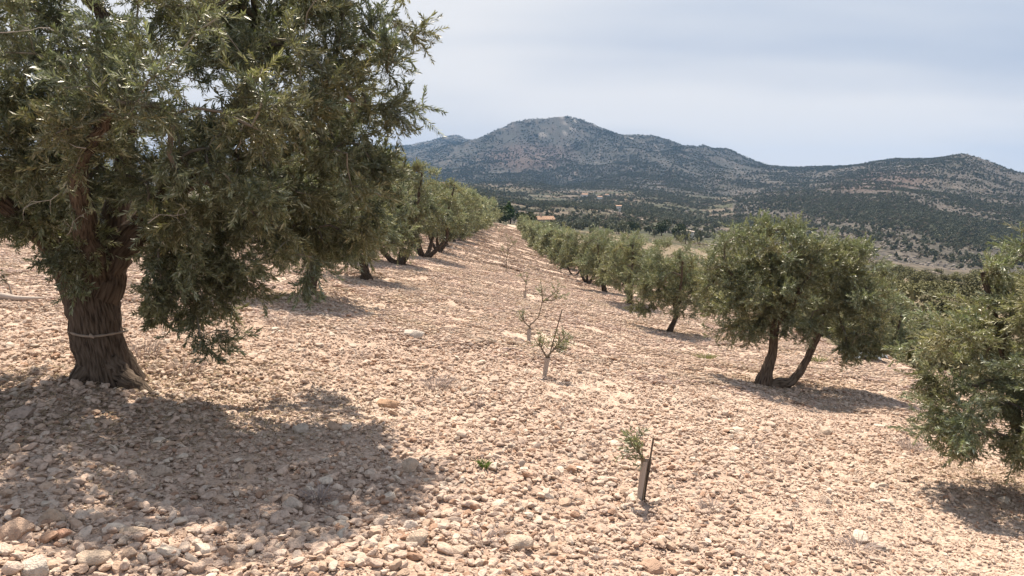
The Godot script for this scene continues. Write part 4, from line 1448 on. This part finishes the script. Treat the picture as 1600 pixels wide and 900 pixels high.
	var bushes := [
		[9.6, 16.5, 1.5, 1.1, "tawny bush on the bank between the forked olive and the right edge"], [10.8, 17.6, 1.7, 1.6, "taller tawny bush behind the bank left of the right edge tree"], [11.2, 20.5, 2.0, 1.8, "grey green bush beyond the bank right of the forked olive"],
		[9.3, 18.6, 1.5, 1.2, "brown bush on the bank just right of the forked olive's crown"], [12.8, 19.0, 2.2, 1.7, "wide bush half hidden by the tree at the right edge"], [14.0, 24.0, 2.6, 2.2, "yellowish green bush down the slope behind the bank"], [16.5, 31.0, 3.0, 2.3, "olive coloured bush farther down the slope on the right"], [19.5, 40.0, 3.2, 2.6, "rounded bush lowest on the slope before the green field"],
	]
	for k in bushes.size():
		var e: Array = bushes[k]
		var b := thing("bush", e[4], "bush", on(e[0], e[1], -0.05), "bushes on the bank", rng.randf() * TAU)
		b.scale = Vector3(e[2], e[3], e[2])
		part("trunk", trunk, M.twig, b)
		part("crown", bush[k % 3], M.far_leaf, b)
	var sb := PackedFloat32Array()
	while sb.size() < 16 * 420:
		var d := rng.randf_range(22.0, 230.0)
		var b := rng.randf_range(0.3, 0.72)
		var x := b * d
		if x < 12.5 or n_patch.get_noise_2d(x * 6.0, d * 6.0) < (0.08 if d > 110.0 else -0.12): continue
		var h := rng.randf_range(0.6, 1.7) * (1.0 + d / 260.0)
		var g := rng.randf_range(0.65, 1.35)
		put(sb, Basis(Vector3.UP, rng.randf() * TAU) * Basis.from_scale(Vector3(h * 1.4, h, h * 1.4)), on(x, d, -0.25 * h), Color(g * 0.8, g * 0.85, g * 0.7))
	tag(many("slope_scrub", bush[1], M.far_leaf, sb, self), "rough green and brown scrub down the slope on the right", "scrub", "", "stuff")
	# pale blue plastic scrap under the forked olive's far side
	s = Soup.new()
	var w := 9
	var start := s.v.size()
	for y in w:
		for x in w:
			var u := Vector2(x / float(w - 1) - 0.5, y / float(w - 1) - 0.5)
			s.v.append(Vector3(u.x * 0.7, 0.16 + 0.14 * n_rock.get_noise_2d(u.x * 5.0, u.y * 5.0) - u.length() * 0.2, u.y * 0.6))
			s.n.append(Vector3.UP)
			s.c.append(Color(0.16, 0.185, 0.22))
			s.uv.append(u)
	for y in w - 1:
		for x in w - 1:
			var q := start + y * w + x
			s.i.append_array(PackedInt32Array([q, q + 1, q + w, q + 1, q + w + 1, q + w]))
	var st := SurfaceTool.new()
	st.create_from_arrays(s.done().surface_get_arrays(0))
	st.generate_normals()
	var sheet := part("plastic_sheet", st.commit(), M.plastic, self)
	sheet.position = on(7.75, 17.0, 0.02)
	tag(sheet, "crumpled pale blue plastic sheet on the bank's edge behind the forked olive", "plastic sheet")
